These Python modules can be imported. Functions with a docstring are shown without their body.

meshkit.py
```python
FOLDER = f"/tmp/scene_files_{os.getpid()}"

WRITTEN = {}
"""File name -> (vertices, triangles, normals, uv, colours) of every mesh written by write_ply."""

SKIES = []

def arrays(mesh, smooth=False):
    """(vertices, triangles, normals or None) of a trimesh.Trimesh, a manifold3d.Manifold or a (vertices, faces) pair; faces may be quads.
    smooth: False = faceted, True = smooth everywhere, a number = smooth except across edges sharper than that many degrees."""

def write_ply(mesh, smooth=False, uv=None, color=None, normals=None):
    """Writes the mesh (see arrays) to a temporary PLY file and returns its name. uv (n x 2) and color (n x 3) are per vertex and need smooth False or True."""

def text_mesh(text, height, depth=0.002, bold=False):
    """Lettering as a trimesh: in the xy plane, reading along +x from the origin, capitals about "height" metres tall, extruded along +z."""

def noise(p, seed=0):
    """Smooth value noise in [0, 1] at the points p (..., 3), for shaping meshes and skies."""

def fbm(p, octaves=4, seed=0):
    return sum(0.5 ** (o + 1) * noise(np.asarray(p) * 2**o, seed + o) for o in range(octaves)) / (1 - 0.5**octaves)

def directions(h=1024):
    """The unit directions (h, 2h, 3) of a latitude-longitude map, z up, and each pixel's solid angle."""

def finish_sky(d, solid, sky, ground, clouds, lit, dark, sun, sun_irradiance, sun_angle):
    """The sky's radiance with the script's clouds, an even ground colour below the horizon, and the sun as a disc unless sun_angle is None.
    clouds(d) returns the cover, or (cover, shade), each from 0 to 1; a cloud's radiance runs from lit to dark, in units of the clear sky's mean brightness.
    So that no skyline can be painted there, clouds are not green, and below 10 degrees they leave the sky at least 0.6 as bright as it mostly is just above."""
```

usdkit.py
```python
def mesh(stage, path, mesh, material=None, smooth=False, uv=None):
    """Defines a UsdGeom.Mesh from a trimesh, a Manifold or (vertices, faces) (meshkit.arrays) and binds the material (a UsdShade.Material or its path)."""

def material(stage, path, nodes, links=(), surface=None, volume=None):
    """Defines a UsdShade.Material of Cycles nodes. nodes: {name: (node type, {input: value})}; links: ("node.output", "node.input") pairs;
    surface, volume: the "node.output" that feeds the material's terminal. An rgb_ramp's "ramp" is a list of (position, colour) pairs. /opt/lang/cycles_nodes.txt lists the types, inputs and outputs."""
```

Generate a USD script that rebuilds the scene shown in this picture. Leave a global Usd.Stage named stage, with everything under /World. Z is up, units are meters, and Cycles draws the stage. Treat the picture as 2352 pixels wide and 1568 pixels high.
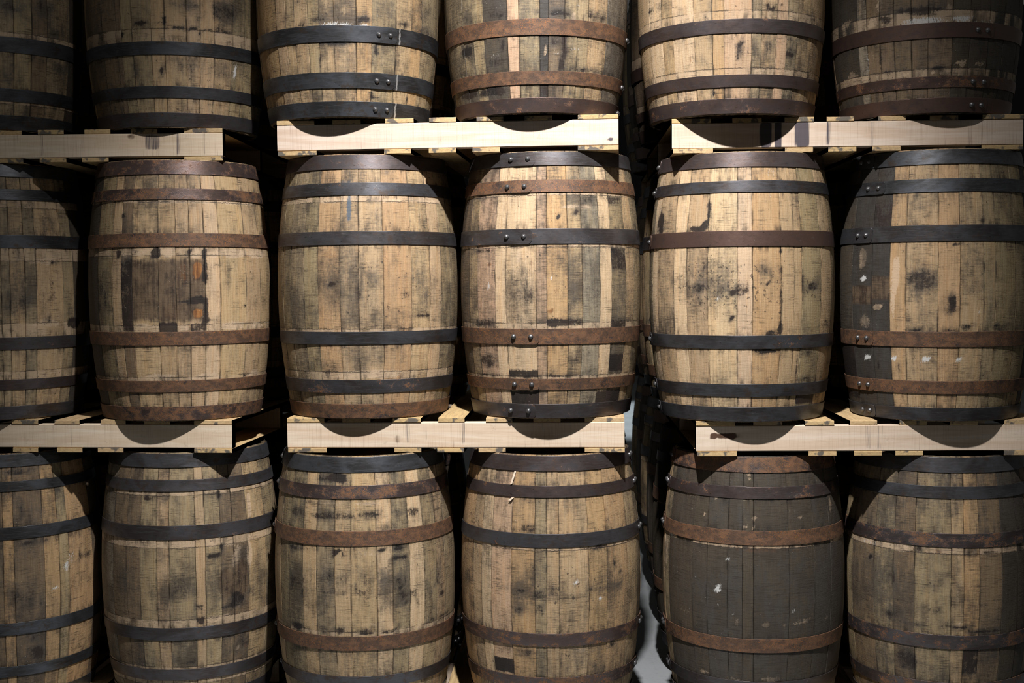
import math, random
import numpy as np
import usdkit
from pxr import Usd, UsdGeom, UsdLux, UsdShade, Sdf, Gf, Vt

stage = Usd.Stage.CreateInMemory()
UsdGeom.SetStageUpAxis(stage, UsdGeom.Tokens.z)
UsdGeom.SetStageMetersPerUnit(stage, 1.0)
UsdGeom.Xform.Define(stage, '/World')
UsdGeom.Scope.Define(stage, '/World/Looks')

# ------------------------------------------------------------------ camera, light, exposure
F_PX, EYE, YAW, PITCH, ROLL = 2871.4, (0.453, -4.151, 1.5925), -0.0591, -0.0482, -0.0087
EXPOSURE = 0.0
LAMP_AT, LAMP_AIM, LAMP_POWER = (0.48, -2.0, 4.35), (0.25, 0.0, 0.92), 360.0


def frame(at, to):
    """rows: right, up, back, position of something that looks from AT to TO along its -z"""
    f = np.subtract(to, at); f = f / np.linalg.norm(f)
    r = np.cross(f, (0, 0, 1.0)); r /= np.linalg.norm(r)
    return Gf.Matrix4d(*[float(v) for row in (np.r_[r, 0], np.r_[np.cross(r, f), 0], np.r_[-f, 0], np.r_[at, 1]) for v in row])


cam = UsdGeom.Camera.Define(stage, '/World/camera')
_f = np.array([math.sin(YAW) * math.cos(PITCH), math.cos(YAW) * math.cos(PITCH), math.sin(PITCH)])
_r = np.array([math.cos(YAW), -math.sin(YAW), 0.0]); _u = np.cross(_r, _f)
_r, _u = _r * math.cos(ROLL) + _u * math.sin(ROLL), -_r * math.sin(ROLL) + _u * math.cos(ROLL)
UsdGeom.Xformable(cam).AddTransformOp().Set(Gf.Matrix4d(*[float(v) for row in (np.r_[_r, 0], np.r_[_u, 0], np.r_[-_f, 0], np.r_[EYE, 1]) for v in row]))
cam.CreateHorizontalApertureAttr(36.0)
cam.CreateVerticalApertureAttr(24.0)
cam.CreateFocalLengthAttr(36.0 * F_PX / 2352)
cam.CreateFStopAttr(6.3)
cam.CreateFocusDistanceAttr(4.2)
cam.CreateClippingRangeAttr(Gf.Vec2f(0.05, 200))
cam.CreateExposureAttr(EXPOSURE)

dome = UsdLux.DomeLight.Define(stage, '/World/ambient_light')
dome.CreateColorAttr(Gf.Vec3f(1.0, 0.97, 0.92)); dome.CreateIntensityAttr(0.016)


def spot(path, at, to, power, radius, cone, soft, color):
    """a lamp with a reflector: a small bright disc of light that falls off towards the edge of its cone"""
    l = UsdLux.SphereLight.Define(stage, path)
    l.CreateRadiusAttr(radius); l.CreateIntensityAttr(power); l.CreateNormalizeAttr(True); l.CreateColorAttr(Gf.Vec3f(*color))
    s = UsdLux.ShapingAPI.Apply(l.GetPrim()); s.CreateShapingConeAngleAttr(cone); s.CreateShapingConeSoftnessAttr(soft)
    UsdGeom.Xformable(l).AddTransformOp().Set(frame(at, to))


spot('/World/aisle_lamp', LAMP_AT, LAMP_AIM, LAMP_POWER, 0.05, 30.5, 1.0, (1.0, 0.955, 0.93))
spot('/World/aisle_lamp_spill', LAMP_AT, LAMP_AIM, 0.10 * LAMP_POWER, 0.05, 52.0, 1.0, (1.0, 0.955, 0.93))
spot('/World/far_aisle_lamp', (1.05, 10.5, 4.2), (0.95, 10.4, 0.0), 300.0, 0.08, 28.0, 0.5, (0.9, 0.97, 1.0))

# ------------------------------------------------------------------ materials


class Graph:
    def __init__(self):
        self.nodes, self.links, self.n = {}, [], 0

    def __call__(self, kind, out=None, **inputs):
        self.n += 1
        name = 'n%d' % self.n
        vals = {}
        for k, v in inputs.items():
            if isinstance(v, str) and v.startswith('@'):
                self.links.append((v[1:], '%s.%s' % (name, k)))
            else:
                vals[k] = v
        self.nodes[name] = (kind, vals)
        return '@%s.%s' % (name, out) if out else name

    def m(self, op, a, b=0.0, c=0.0, clamp=False):
        return self('math', 'value', math_type=op, value1=a, value2=b, value3=c, use_clamp=clamp)

    def noise(self, vec, scale, detail=3.0, rough=0.55, dist=0.0):
        v = self('vector_math', 'vector', math_type='multiply', vector1=vec, vector2=scale) if not np.isscalar(scale) else vec
        return self('noise_texture', 'fac', vector=v, scale=1.0 if not np.isscalar(scale) else scale, detail=detail, roughness=rough, distortion=dist)

    def ss(self, v, a, b, lo=0.0, hi=1.0):
        return self('map_range', 'result', range_type='smoothstep', value=v, from_min=a, from_max=b, to_min=lo, to_max=hi)

    def lin(self, v, a, b, lo, hi):
        return self('map_range', 'result', range_type='linear', value=v, from_min=a, from_max=b, to_min=lo, to_max=hi, clamp=True)

    def mix(self, fac, a, b, kind='mix'):
        return self('mix_color', 'result', blend_type=kind, fac=fac, a=a, b=b)

    def attr(self, name, out='vector'):
        return self('attribute', out, attribute=name)

    def xyz(self, v):
        n = self('separate_xyz', vector=v)
        return '@%s.x' % n, '@%s.y' % n, '@%s.z' % n

    def build(self, path, surface):
        return usdkit.material(stage, path, self.nodes, self.links, surface=surface[1:])


def srgb(*c):
    c = np.array(c, float) / 255
    return tuple(float(v) for v in np.where(c < 0.04045, c / 12.92, ((c + 0.055) / 1.055) ** 2.4))


def wood_material():
    g = Graph()
    bc, bl, tone = g.attr('bc'), g.attr('wide'), g.attr('tone', 'color')
    grime, hz, ghost = g.xyz(g.attr('aux'))
    dark, rust, pale = g.xyz(g.attr('stain'))
    edge, chalk, blue = g.xyz(g.attr('wear'))
    mould, drift, char = g.xyz(g.attr('mould'))
    fibre = g.noise(bc, (330, 9, 30), 4, 0.6)
    fine = g.noise(bc, (1100, 60, 80), 2, 0.6)
    band = g.noise(bc, (70, 3.0, 30), 3, 0.6)
    saw = g.noise(bc, (16, 430, 30), 3, 0.65)
    saw2 = g.noise(bc, (34, 170, 30), 4, 0.65)
    vert = g.noise(bc, (110, 7, 12), 4, 0.65)
    cloud = g.noise(bl, (7.5, 6, 1), 5, 0.62, 0.5)
    patch = g.noise(bl, (27, 21, 1), 5, 0.65, 0.4)
    own = g.noise(bc, (24, 7, 2), 4, 0.6, 0.3)
    grit = g.noise(bl, (150, 130, 1), 4, 0.72)
    huev = g.noise(bl, (11, 6, 3), 4, 0.6)
    sgn = lambda n, k: g.m('multiply_add', n, 2 * k, -k)
    # bare wood: fibre along the stave, slow drift of hue
    c = g.mix(g.ss(huev, 0.38, 0.68, 0, 0.7), tone, g.mix(1.0, tone, (0.82, 0.85, 0.88), 'multiply'))
    c = g.mix(g.ss(band, 0.45, 0.68, 0, 0.5), c, g.mix(1.0, c, (1.05, 0.93, 0.80), 'multiply'))
    c = g.mix(g.lin(fibre, 0.3, 0.7, 0.0, 0.7), g.mix(1.0, c, (1.15, 1.15, 1.15), 'multiply'), g.mix(1.0, c, (0.66, 0.62, 0.57), 'multiply'))
    c = g.mix(g.ss(fine, 0.58, 0.75, 0, 0.5), c, g.mix(1.0, c, (0.5, 0.45, 0.40), 'multiply'))
    # rusty and worn places
    rust_m = g.ss(g.m('add', rust, g.m('add', sgn(patch, 0.55), sgn(vert, 0.3))), 0.4, 1.05)
    c = g.mix(g.m('multiply', rust_m, 0.8), c, g.mix(g.ss(vert, 0.35, 0.65), (0.34, 0.135, 0.035), (0.15, 0.065, 0.022)))
    c = g.mix(g.ss(g.m('add', pale, g.m('add', sgn(grit, 0.7), sgn(own, 0.3))), 0.42, 0.62, 0, 0.8), c, (0.58, 0.44, 0.30))
    # pale strip beside a hoop that has moved, with a tarry line where it stood
    jag = g.m('multiply_add', g.noise(bc, (120, 20, 1), 4, 0.7), 0.010, -0.005)
    hj = g.m('add', hz, jag)
    line_at = g.m('subtract', hj, g.m('multiply', ghost, 0.03))
    on = g.ss(ghost, 0.05, 0.2)
    strip = g.m('multiply', g.ss(line_at, 0.0015, -0.0015), on)
    keep = g.ss(g.noise(bc, (14, 3, 2.7), 3), 0.38, 0.5)
    line = g.m('multiply', g.m('multiply', g.ss(g.m('absolute', line_at), 0.0030, 0.0006), on), g.ss(g.noise(bl, (14, 5, 1.3), 4, 0.6), 0.36, 0.56))
    # grime: a grey film in clouds and vertical weathering, smudged saw marks, soot by the hoops, black joints
    lev = g.m('add', g.m('multiply', grime, 0.85), g.m('add', sgn(cloud, 0.62), sgn(patch, 0.45)))
    lev = g.m('add', lev, g.m('add', sgn(own, 0.38), g.m('add', sgn(vert, 0.30), g.m('add', sgn(saw2, 0.28), sgn(grit, 0.28)))))
    lev = g.m('add', lev, g.m('add', g.m('multiply', dark, 0.45), g.m('add', g.m('multiply', mould, 0.3), drift)))
    film = g.ss(lev, 0.10, 0.98, 0, 0.86)
    c = g.mix(film, c, g.mix(g.ss(own, 0.4, 0.62), (0.064, 0.060, 0.055), (0.060, 0.051, 0.042)))
    c = g.mix(g.m('multiply', g.m('multiply', strip, keep), g.ss(grime, 0.0, 0.5, 0.1, 0.7)), c, (0.55, 0.415, 0.28))
    brown = g.ss(g.m('add', char, g.m('add', sgn(patch, 0.35), sgn(vert, 0.35))), 0.2, 0.8, 0, 0.92)
    c = g.mix(brown, c, g.mix(g.ss(g.m('add', vert, sgn(patch, 0.5)), 0.35, 0.7), (0.125, 0.088, 0.056), (0.045, 0.030, 0.022)))
    hatch = g.m('multiply', g.ss(saw, 0.5, 0.63), g.ss(g.m('add', g.m('add', g.noise(bl, (19, 34, 41), 4, 0.65), sgn(own, 0.35)), g.m('multiply', grime, 0.22)), 0.52, 0.74))
    c = g.mix(g.m('multiply', hatch, 0.68), c, (0.034, 0.028, 0.022))
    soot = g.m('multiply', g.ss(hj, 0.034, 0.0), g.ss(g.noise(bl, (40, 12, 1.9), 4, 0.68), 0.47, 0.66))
    joint = g.m('multiply', g.ss(edge, 0.006, 0.0003), g.ss(g.noise(bc, (20, 11, 4), 4, 0.6), 0.42, 0.62))
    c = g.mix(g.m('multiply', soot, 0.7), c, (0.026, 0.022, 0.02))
    c = g.mix(g.m('multiply', joint, 0.75), c, (0.024, 0.02, 0.016))
    spot_ = g.ss(g.m('add', g.noise(bl, (75, 60, 7), 4, 0.62), g.m('multiply', mould, 0.10)), 0.67, 0.71)
    c = g.mix(g.m('multiply', spot_, 0.7), c, (0.03, 0.025, 0.022))
    c = g.mix(g.m('multiply', line, 0.75), c, (0.018, 0.014, 0.013))
    dk = g.m('add', g.m('multiply_add', dark, 1.15, -0.62), g.m('add', g.m('add', sgn(patch, 0.75), sgn(vert, 0.3)), sgn(grit, 0.5)))
    c = g.mix(g.ss(dk, 0.0, 0.5, 0, 0.93), c, g.mix(g.ss(huev, 0.4, 0.6), (0.016, 0.014, 0.014), (0.030, 0.021, 0.018)))
    hot = g.ss(g.m('add', rust, g.m('add', sgn(vert, 0.5), sgn(patch, 0.6))), 1.15, 1.7, 0, 0.85)
    c = g.mix(hot, c, g.mix(g.ss(vert, 0.35, 0.6), (0.42, 0.19, 0.06), (0.17, 0.07, 0.025)))
    # chalk, a blue drip, splashes
    c = g.mix(g.ss(g.m('add', blue, sgn(grit, 0.4)), 0.3, 0.8, 0, 0.8), c, (0.055, 0.10, 0.15))
    c = g.mix(g.ss(g.m('add', chalk, sgn(g.noise(bc, (420, 110, 5), 3, 0.7), 0.95)), 0.45, 0.8, 0, 0.9), c, (0.62, 0.63, 0.62))
    fleck = g.m('multiply', g.ss(g.noise(bl, (330, 300, 11), 2, 0.5), 0.71, 0.75), g.ss(g.noise(bl, (17, 13, 21), 3), 0.5, 0.62))
    c = g.mix(g.m('multiply', fleck, 0.7), c, (0.6, 0.57, 0.52))
    h = g.m('add', g.m('multiply', fibre, 0.5), g.m('add', g.m('multiply', saw, 0.5), g.m('multiply', grit, 0.45)))
    bump = g('bump', 'normal', height=h, strength=0.45, distance=0.0025)
    return g.build('/World/Looks/oak_stave', g('principled_bsdf', 'BSDF', base_color=c, roughness=g.lin(film, 0, 0.7, 0.7, 0.55), specular_ior_level=0.3, normal=bump))


def hoop_material():
    g = Graph()
    bc = g.attr('bc')
    rust, brown, dust = g.xyz(g.attr('iron'))
    cloud = g.noise(bc, (7, 11, 1), 4, 0.6, 0.5)
    patch = g.noise(bc, (34, 48, 1), 5, 0.65)
    grit = g.noise(bc, (240, 240, 1), 4, 0.7)
    streak = g.noise(bc, (22, 260, 3), 3, 0.6)
    steel = g.mix(g.ss(cloud, 0.35, 0.65), (0.050, 0.050, 0.052), (0.105, 0.114, 0.13))
    steel = g.mix(g.ss(streak, 0.45, 0.75, 0, 0.55), steel, (0.135, 0.145, 0.165))
    steel = g.mix(g.m('multiply', g.ss(patch, 0.50, 0.66), g.ss(g.noise(bc, (5, 9, 51), 3), 0.45, 0.6, 0.1, 0.8)), steel, (0.075, 0.055, 0.042))
    steel = g.mix(g.m('multiply', brown, g.ss(patch, 0.2, 0.6, 0.55, 1.0)), steel, (0.15, 0.095, 0.078))
    r = g.mix(g.ss(patch, 0.38, 0.66), (0.088, 0.053, 0.035), (0.185, 0.097, 0.052))
    r = g.mix(g.m('multiply', g.ss(grit, 0.53, 0.68), g.ss(g.noise(bc, (12, 24, 61), 4, 0.6), 0.42, 0.6, 0.15, 0.95)), r, (0.36, 0.135, 0.035))
    r = g.mix(g.ss(g.noise(bc, (90, 90, 9), 3), 0.58, 0.72, 0, 0.8), r, (0.045, 0.035, 0.03))
    lev = g.m('add', rust, g.m('add', g.m('multiply_add', cloud, 1.3, -0.65), g.m('multiply_add', patch, 0.9, -0.45)))
    rm = g.ss(g.m('add', lev, g.m('multiply_add', grit, 0.5, -0.25)), 0.38, 0.62, 0, 0.95)
    c = g.mix(rm, steel, r)
    c = g.mix(g.ss(g.noise(bc, (60, 160, 17), 4, 0.7), 0.62, 0.72, 0, 0.7), c, (0.018, 0.016, 0.016))
    speck = g.ss(g.noise(bc, (280, 300, 23), 3, 0.6), 0.70, 0.73)
    speck = g.m('multiply', speck, g.ss(g.noise(bc, (13, 20, 31), 3), 0.40, 0.55))
    smear = g.m('multiply', g.ss(g.noise(bc, (30, 45, 37), 5, 0.75), 0.62, 0.8), 0.4)
    c = g.mix(g.m('multiply', g.m('maximum', speck, smear), dust, clamp=True), c, (0.42, 0.40, 0.37))
    along, chalked, _c = g.xyz(g.attr('mark'))
    mk = g.m('absolute', g.m('add', g.m('subtract', along, 0.011), g.m('multiply_add', g.noise(bc, (40, 60, 43), 3), 0.012, -0.006)))
    c = g.mix(g.m('multiply', g.m('multiply', g.ss(mk, 0.0042, 0.0016), chalked), g.ss(grit, 0.3, 0.5, 0.35, 0.9)), c, (0.6, 0.61, 0.61))
    bump = g('bump', 'normal', height=g.m('add', g.m('multiply', patch, 0.6), g.m('multiply', g.m('multiply', grit, rm), 1.2)), strength=0.3, distance=0.0015)
    rough = g.m('add', g.lin(rm, 0, 1, 0.42, 0.6), g.m('multiply_add', patch, 0.24, -0.12))
    return g.build('/World/Looks/hoop_iron', g('principled_bsdf', 'BSDF', base_color=c, metallic=g.lin(rm, 0, 1, 0.7, 0.15), roughness=rough, specular_ior_level=0.5, normal=bump))


def pine_material(name, base, warm):
    g = Graph()
    bc = g.attr('bc')
    ink, knot, _ = g.xyz(g.attr('stain'))
    seed = g.attr('tone', 'color')
    fibre = g.noise(bc, (7, 300, 120), 4, 0.6, 0.6)
    ring = g.noise(bc, (2.2, 55, 30), 3, 0.55, 1.2)
    cut = g.noise(bc, (420, 5, 5), 3, 0.6)
    cut2 = g.noise(bc, (90, 2.5, 4), 4, 0.6)
    cloud = g.noise(bc, (8, 16, 16), 4, 0.6)
    c = g.mix(g.ss(ring, 0.35, 0.65), base, warm)
    c = g.mix(1.0, c, seed, 'multiply')
    c = g.mix(g.lin(fibre, 0.35, 0.7, 0, 0.32), c, g.mix(1.0, c, (0.66, 0.58, 0.50), 'multiply'))
    c = g.mix(g.m('multiply', g.ss(cut, 0.5, 0.68), g.ss(cloud, 0.35, 0.6, 0.1, 0.4)), c, g.mix(1.0, c, (0.55, 0.49, 0.45), 'multiply'))
    c = g.mix(g.ss(cut2, 0.62, 0.76, 0, 0.6), c, g.mix(1.0, c, (0.42, 0.37, 0.36), 'multiply'))
    c = g.mix(g.ss(g.noise(bc, (30, 34, 30), 4, 0.65), 0.62, 0.78, 0, 0.4), c, (0.22, 0.16, 0.12))
    c = g.mix(g.ss(g.m('add', ink, g.m('multiply_add', g.noise(bc, (260, 50, 9), 3), 0.9, -0.45)), 0.3, 0.75, 0, 0.92), c, (0.045, 0.042, 0.062))
    c = g.mix(g.ss(g.m('add', knot, g.m('multiply_add', g.noise(bc, (90, 260, 9), 3), 0.7, -0.35)), 0.3, 0.8, 0, 0.95), c, (0.06, 0.025, 0.012))
    bump = g('bump', 'normal', height=g.m('add', fibre, cut), strength=0.22, distance=0.0015)
    return g.build('/World/Looks/' + name, g('principled_bsdf', 'BSDF', base_color=c, roughness=0.7, specular_ior_level=0.25, normal=bump))


def endgrain_material():
    g = Graph()
    bc = g.attr('bc')
    n = g.noise(bc, (26, 9, 26), 3, 0.55)
    rings = g.noise(bc, (90, 9, 260), 3, 0.6, 0.8)
    c = g.mix(g.ss(rings, 0.35, 0.7), (0.56, 0.41, 0.22), (0.43, 0.30, 0.16))
    c = g.mix(1.0, c, g.attr('tone', 'color'), 'multiply')
    _, ny, _z = g.xyz(g('geometry', 'true_normal'))
    end = g.m('less_than', ny, -0.5)  # the blue-black stain sits in the sawn ends
    c = g.mix(g.m('multiply', g.ss(n, 0.53, 0.62, 0, 0.88), end), c, (0.085, 0.085, 0.085))
    c = g.mix(g.m('multiply', g.ss(g.noise(bc, (120, 6, 60), 4, 0.6), 0.5, 0.75, 0, 0.5), g.m('subtract', 1.0, end)), c, (0.27, 0.19, 0.12))
    return g.build('/World/Looks/deck_board', g('principled_bsdf', 'BSDF', base_color=c, roughness=0.8, specular_ior_level=0.2))


def plain(name, color, rough=0.8, scale=3.0, dark=0.75, metallic=0.0, bump=0.1):
    g = Graph()
    p = g('geometry', 'position')
    n, f = g.noise(p, scale, 5, 0.6), g.noise(p, scale * 40, 3, 0.6)
    c = g.mix(g.ss(n, 0.35, 0.7), color, tuple(v * dark for v in color))
    c = g.mix(g.ss(f, 0.5, 0.75, 0, 0.35), c, tuple(v * 0.6 for v in color))
    b = g('bump', 'normal', height=f, strength=bump, distance=0.002)
    return g.build('/World/Looks/' + name, g('principled_bsdf', 'BSDF', base_color=c, roughness=rough, metallic=metallic, normal=b))


WOOD, IRON = wood_material(), hoop_material()
STRINGER = pine_material('new_pine', (0.76, 0.66, 0.54), (0.68, 0.55, 0.42))
BOARD = endgrain_material()
FLOOR = plain('concrete', (0.30, 0.325, 0.34), 0.7, 2.0, 0.85)
WALL = plain('dark_wall', (0.03, 0.03, 0.032), 0.9)
RIVET = plain('rivet_steel', (0.16, 0.16, 0.165), 0.38, 60.0, 0.7, 0.7)

# ------------------------------------------------------------------ helpers
USED = {}


def path_for(name, parent='/World'):
    n = USED.get((parent, name), 0)
    USED[parent, name] = n + 1
    return '%s/%s' % (parent, name if n == 0 else '%s_%03d' % (name, n))


def tag(prim, label=None, category=None, group=None, kind=None):
    for k, v in (('label', label), ('category', category), ('group', group), ('kind', kind)):
        if v:
            prim.SetCustomDataByKey(k, v)


def thing(name, label, category, at, rz=0.0, group=None):
    x = UsdGeom.Xform.Define(stage, path_for(name))
    x.AddTranslateOp().Set(Gf.Vec3d(*map(float, at))); x.AddRotateZOp().Set(float(rz))
    tag(x.GetPrim(), label, category, group)
    return str(x.GetPath())


def copy(src, name, label, category, at, rz=0.0, group=None):
    """a second one of SRC with all its parts, standing elsewhere"""
    x = UsdGeom.Xform.Define(stage, path_for(name))
    x.AddTranslateOp().Set(Gf.Vec3d(*map(float, at))); x.AddRotateZOp().Set(float(rz))
    x.GetPrim().GetReferences().AddInternalReference(src)
    x.GetPrim().SetInstanceable(True)
    tag(x.GetPrim(), label, category, group)
    return str(x.GetPath())


def shape(path, v, f, mat, smooth=30, label=None, kind=None, **attrs):
    """one mesh; ATTRS are primvars for its material, per vertex (n x 3) or one value for all"""
    m = UsdGeom.Mesh.Define(stage, path)
    v, f = np.asarray(v, float), np.asarray(f, int)
    m.CreatePointsAttr(Vt.Vec3fArray.FromNumpy(v.astype(np.float32)))
    m.CreateFaceVertexCountsAttr(Vt.IntArray.FromNumpy(np.full(len(f), f.shape[1], np.int32)))
    m.CreateFaceVertexIndicesAttr(Vt.IntArray.FromNumpy(f.astype(np.int32).ravel()))
    m.CreateSubdivisionSchemeAttr('none')
    if smooth is not None:
        m.CreateNormalsAttr(Vt.Vec3fArray.FromNumpy(np.asarray(smooth, np.float32))); m.SetNormalsInterpolation('vertex')
    api = UsdGeom.PrimvarsAPI(m)
    for k, a in attrs.items():
        a = np.asarray(a, np.float32)
        if a.ndim == 1:
            a = np.broadcast_to(a, (len(v), 3))
        api.CreatePrimvar(k, Sdf.ValueTypeNames.Color3fArray, 'vertex').Set(Vt.Vec3fArray.FromNumpy(np.ascontiguousarray(a)))
    UsdShade.MaterialBindingAPI.Apply(m.GetPrim()).Bind(mat)
    tag(m.GetPrim(), label=label, kind=kind)
    return path


def block(path, lo, hi, mat, chamfer=0.002, nx=1, nz=1, label=None, kind=None, bcfun=None, rng=None, **attrs):
    """a sawn board: a box with its long edges broken; its front face can carry a grid of points"""
    lo, hi = np.array(lo, float), np.array(hi, float)
    c = min(chamfer, *(0.3 * (hi - lo)))
    X = np.linspace(lo[0], hi[0], nx + 1)
    # cross-section around the board in (y, z), from the front face's foot up and around
    front = [(lo[1], z) for z in np.linspace(lo[2] + c, hi[2] - c, nz + 1)]
    sec = front + [(lo[1] + c, hi[2]), (hi[1] - c, hi[2]), (hi[1], hi[2] - c), (hi[1], lo[2] + c), (hi[1] - c, lo[2]), (lo[1] + c, lo[2])]
    n = len(sec)
    V, N, F, = [], [], []
    quads = []
    pts = np.array([[(x, y, z) for (y, z) in sec] for x in X])
    for k in range(n):  # each side strip gets its own points, so that it shades flat
        a, b = pts[:, k], pts[:, (k + 1) % n]
        d = np.array([0, b[0, 2] - a[0, 2], -(b[0, 1] - a[0, 1])]); nn = -d / np.linalg.norm(d)
        s = sum(len(q) for q in V)
        V += [a, b]; N += [np.tile(nn, (2 * len(X), 1))]
        i = np.arange(len(X) - 1)
        quads.append(np.stack([s + i, s + i + 1, s + len(X) + i + 1, s + len(X) + i], 1))
    s = sum(len(q) for q in V)
    for e, sg in ((0, -1), (-1, 1)):
        V += [pts[e], pts[e].mean(0)[None]]; N.append(np.tile((sg, 0, 0), (n + 1, 1)))
        k = np.arange(n); kk = (k + 1) % n
        t = np.stack([s + kk, s + k, np.full(n, s + n), np.full(n, s + n)], 1)
        quads.append(t if sg < 0 else t[:, [1, 0, 2, 3]])
        s += n + 1
    V, N, F = np.vstack(V), np.vstack(N), np.vstack(quads)
    T = np.vstack([F[:, [0, 1, 2]], F[F[:, 2] != F[:, 3]][:, [0, 2, 3]]])
    at = {k: (a(V) if callable(a) else a) for k, a in attrs.items()}
    return shape(path, V, T, mat, N, label, kind, **at)

# ------------------------------------------------------------------ the setting
FLOOR_Z = -0.005
block('/World/floor', (-9, -7, FLOOR_Z - 0.2), (11, 17, FLOOR_Z), FLOOR, 0.001)
tag(stage.GetPrimAtPath('/World/floor'), 'pale grey concrete warehouse floor seen between the barrels', kind='structure')
block('/World/wall_back', (-9, 16.8, FLOOR_Z), (11, 17, 6), WALL, 0.001)
tag(stage.GetPrimAtPath('/World/wall_back'), 'dark back wall far behind the stacks', kind='structure')

# ------------------------------------------------------------------ barrels
HEIGHT, R_BILGE, R_CHIME = 0.889, 0.3175, 0.273
TONES = {'L': srgb(200, 176, 144), 'T': srgb(180, 156, 123), 'W': srgb(180, 151, 114), 'P': srgb(186, 158, 130), 'O': srgb(160, 143, 113), 'G': srgb(147, 137, 119), 'B': srgb(128, 110, 88), 'D': srgb(82, 74, 62), 'K': srgb(51, 49, 47)}


def radius(z):
    k = 2 * np.clip(np.asarray(z, float) / HEIGHT, 0, 1) - 1
    return R_CHIME + (R_BILGE - R_CHIME) * (1 - k * k)


def vertex_normals(v, f):
    n = np.zeros_like(v)
    fn = np.cross(v[f[:, 1]] - v[f[:, 0]], v[f[:, 2]] - v[f[:, 0]])
    for k in range(f.shape[1]):
        np.add.at(n, f[:, k], fn)
    return n / np.maximum(np.linalg.norm(n, axis=1, keepdims=True), 1e-12)


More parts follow.
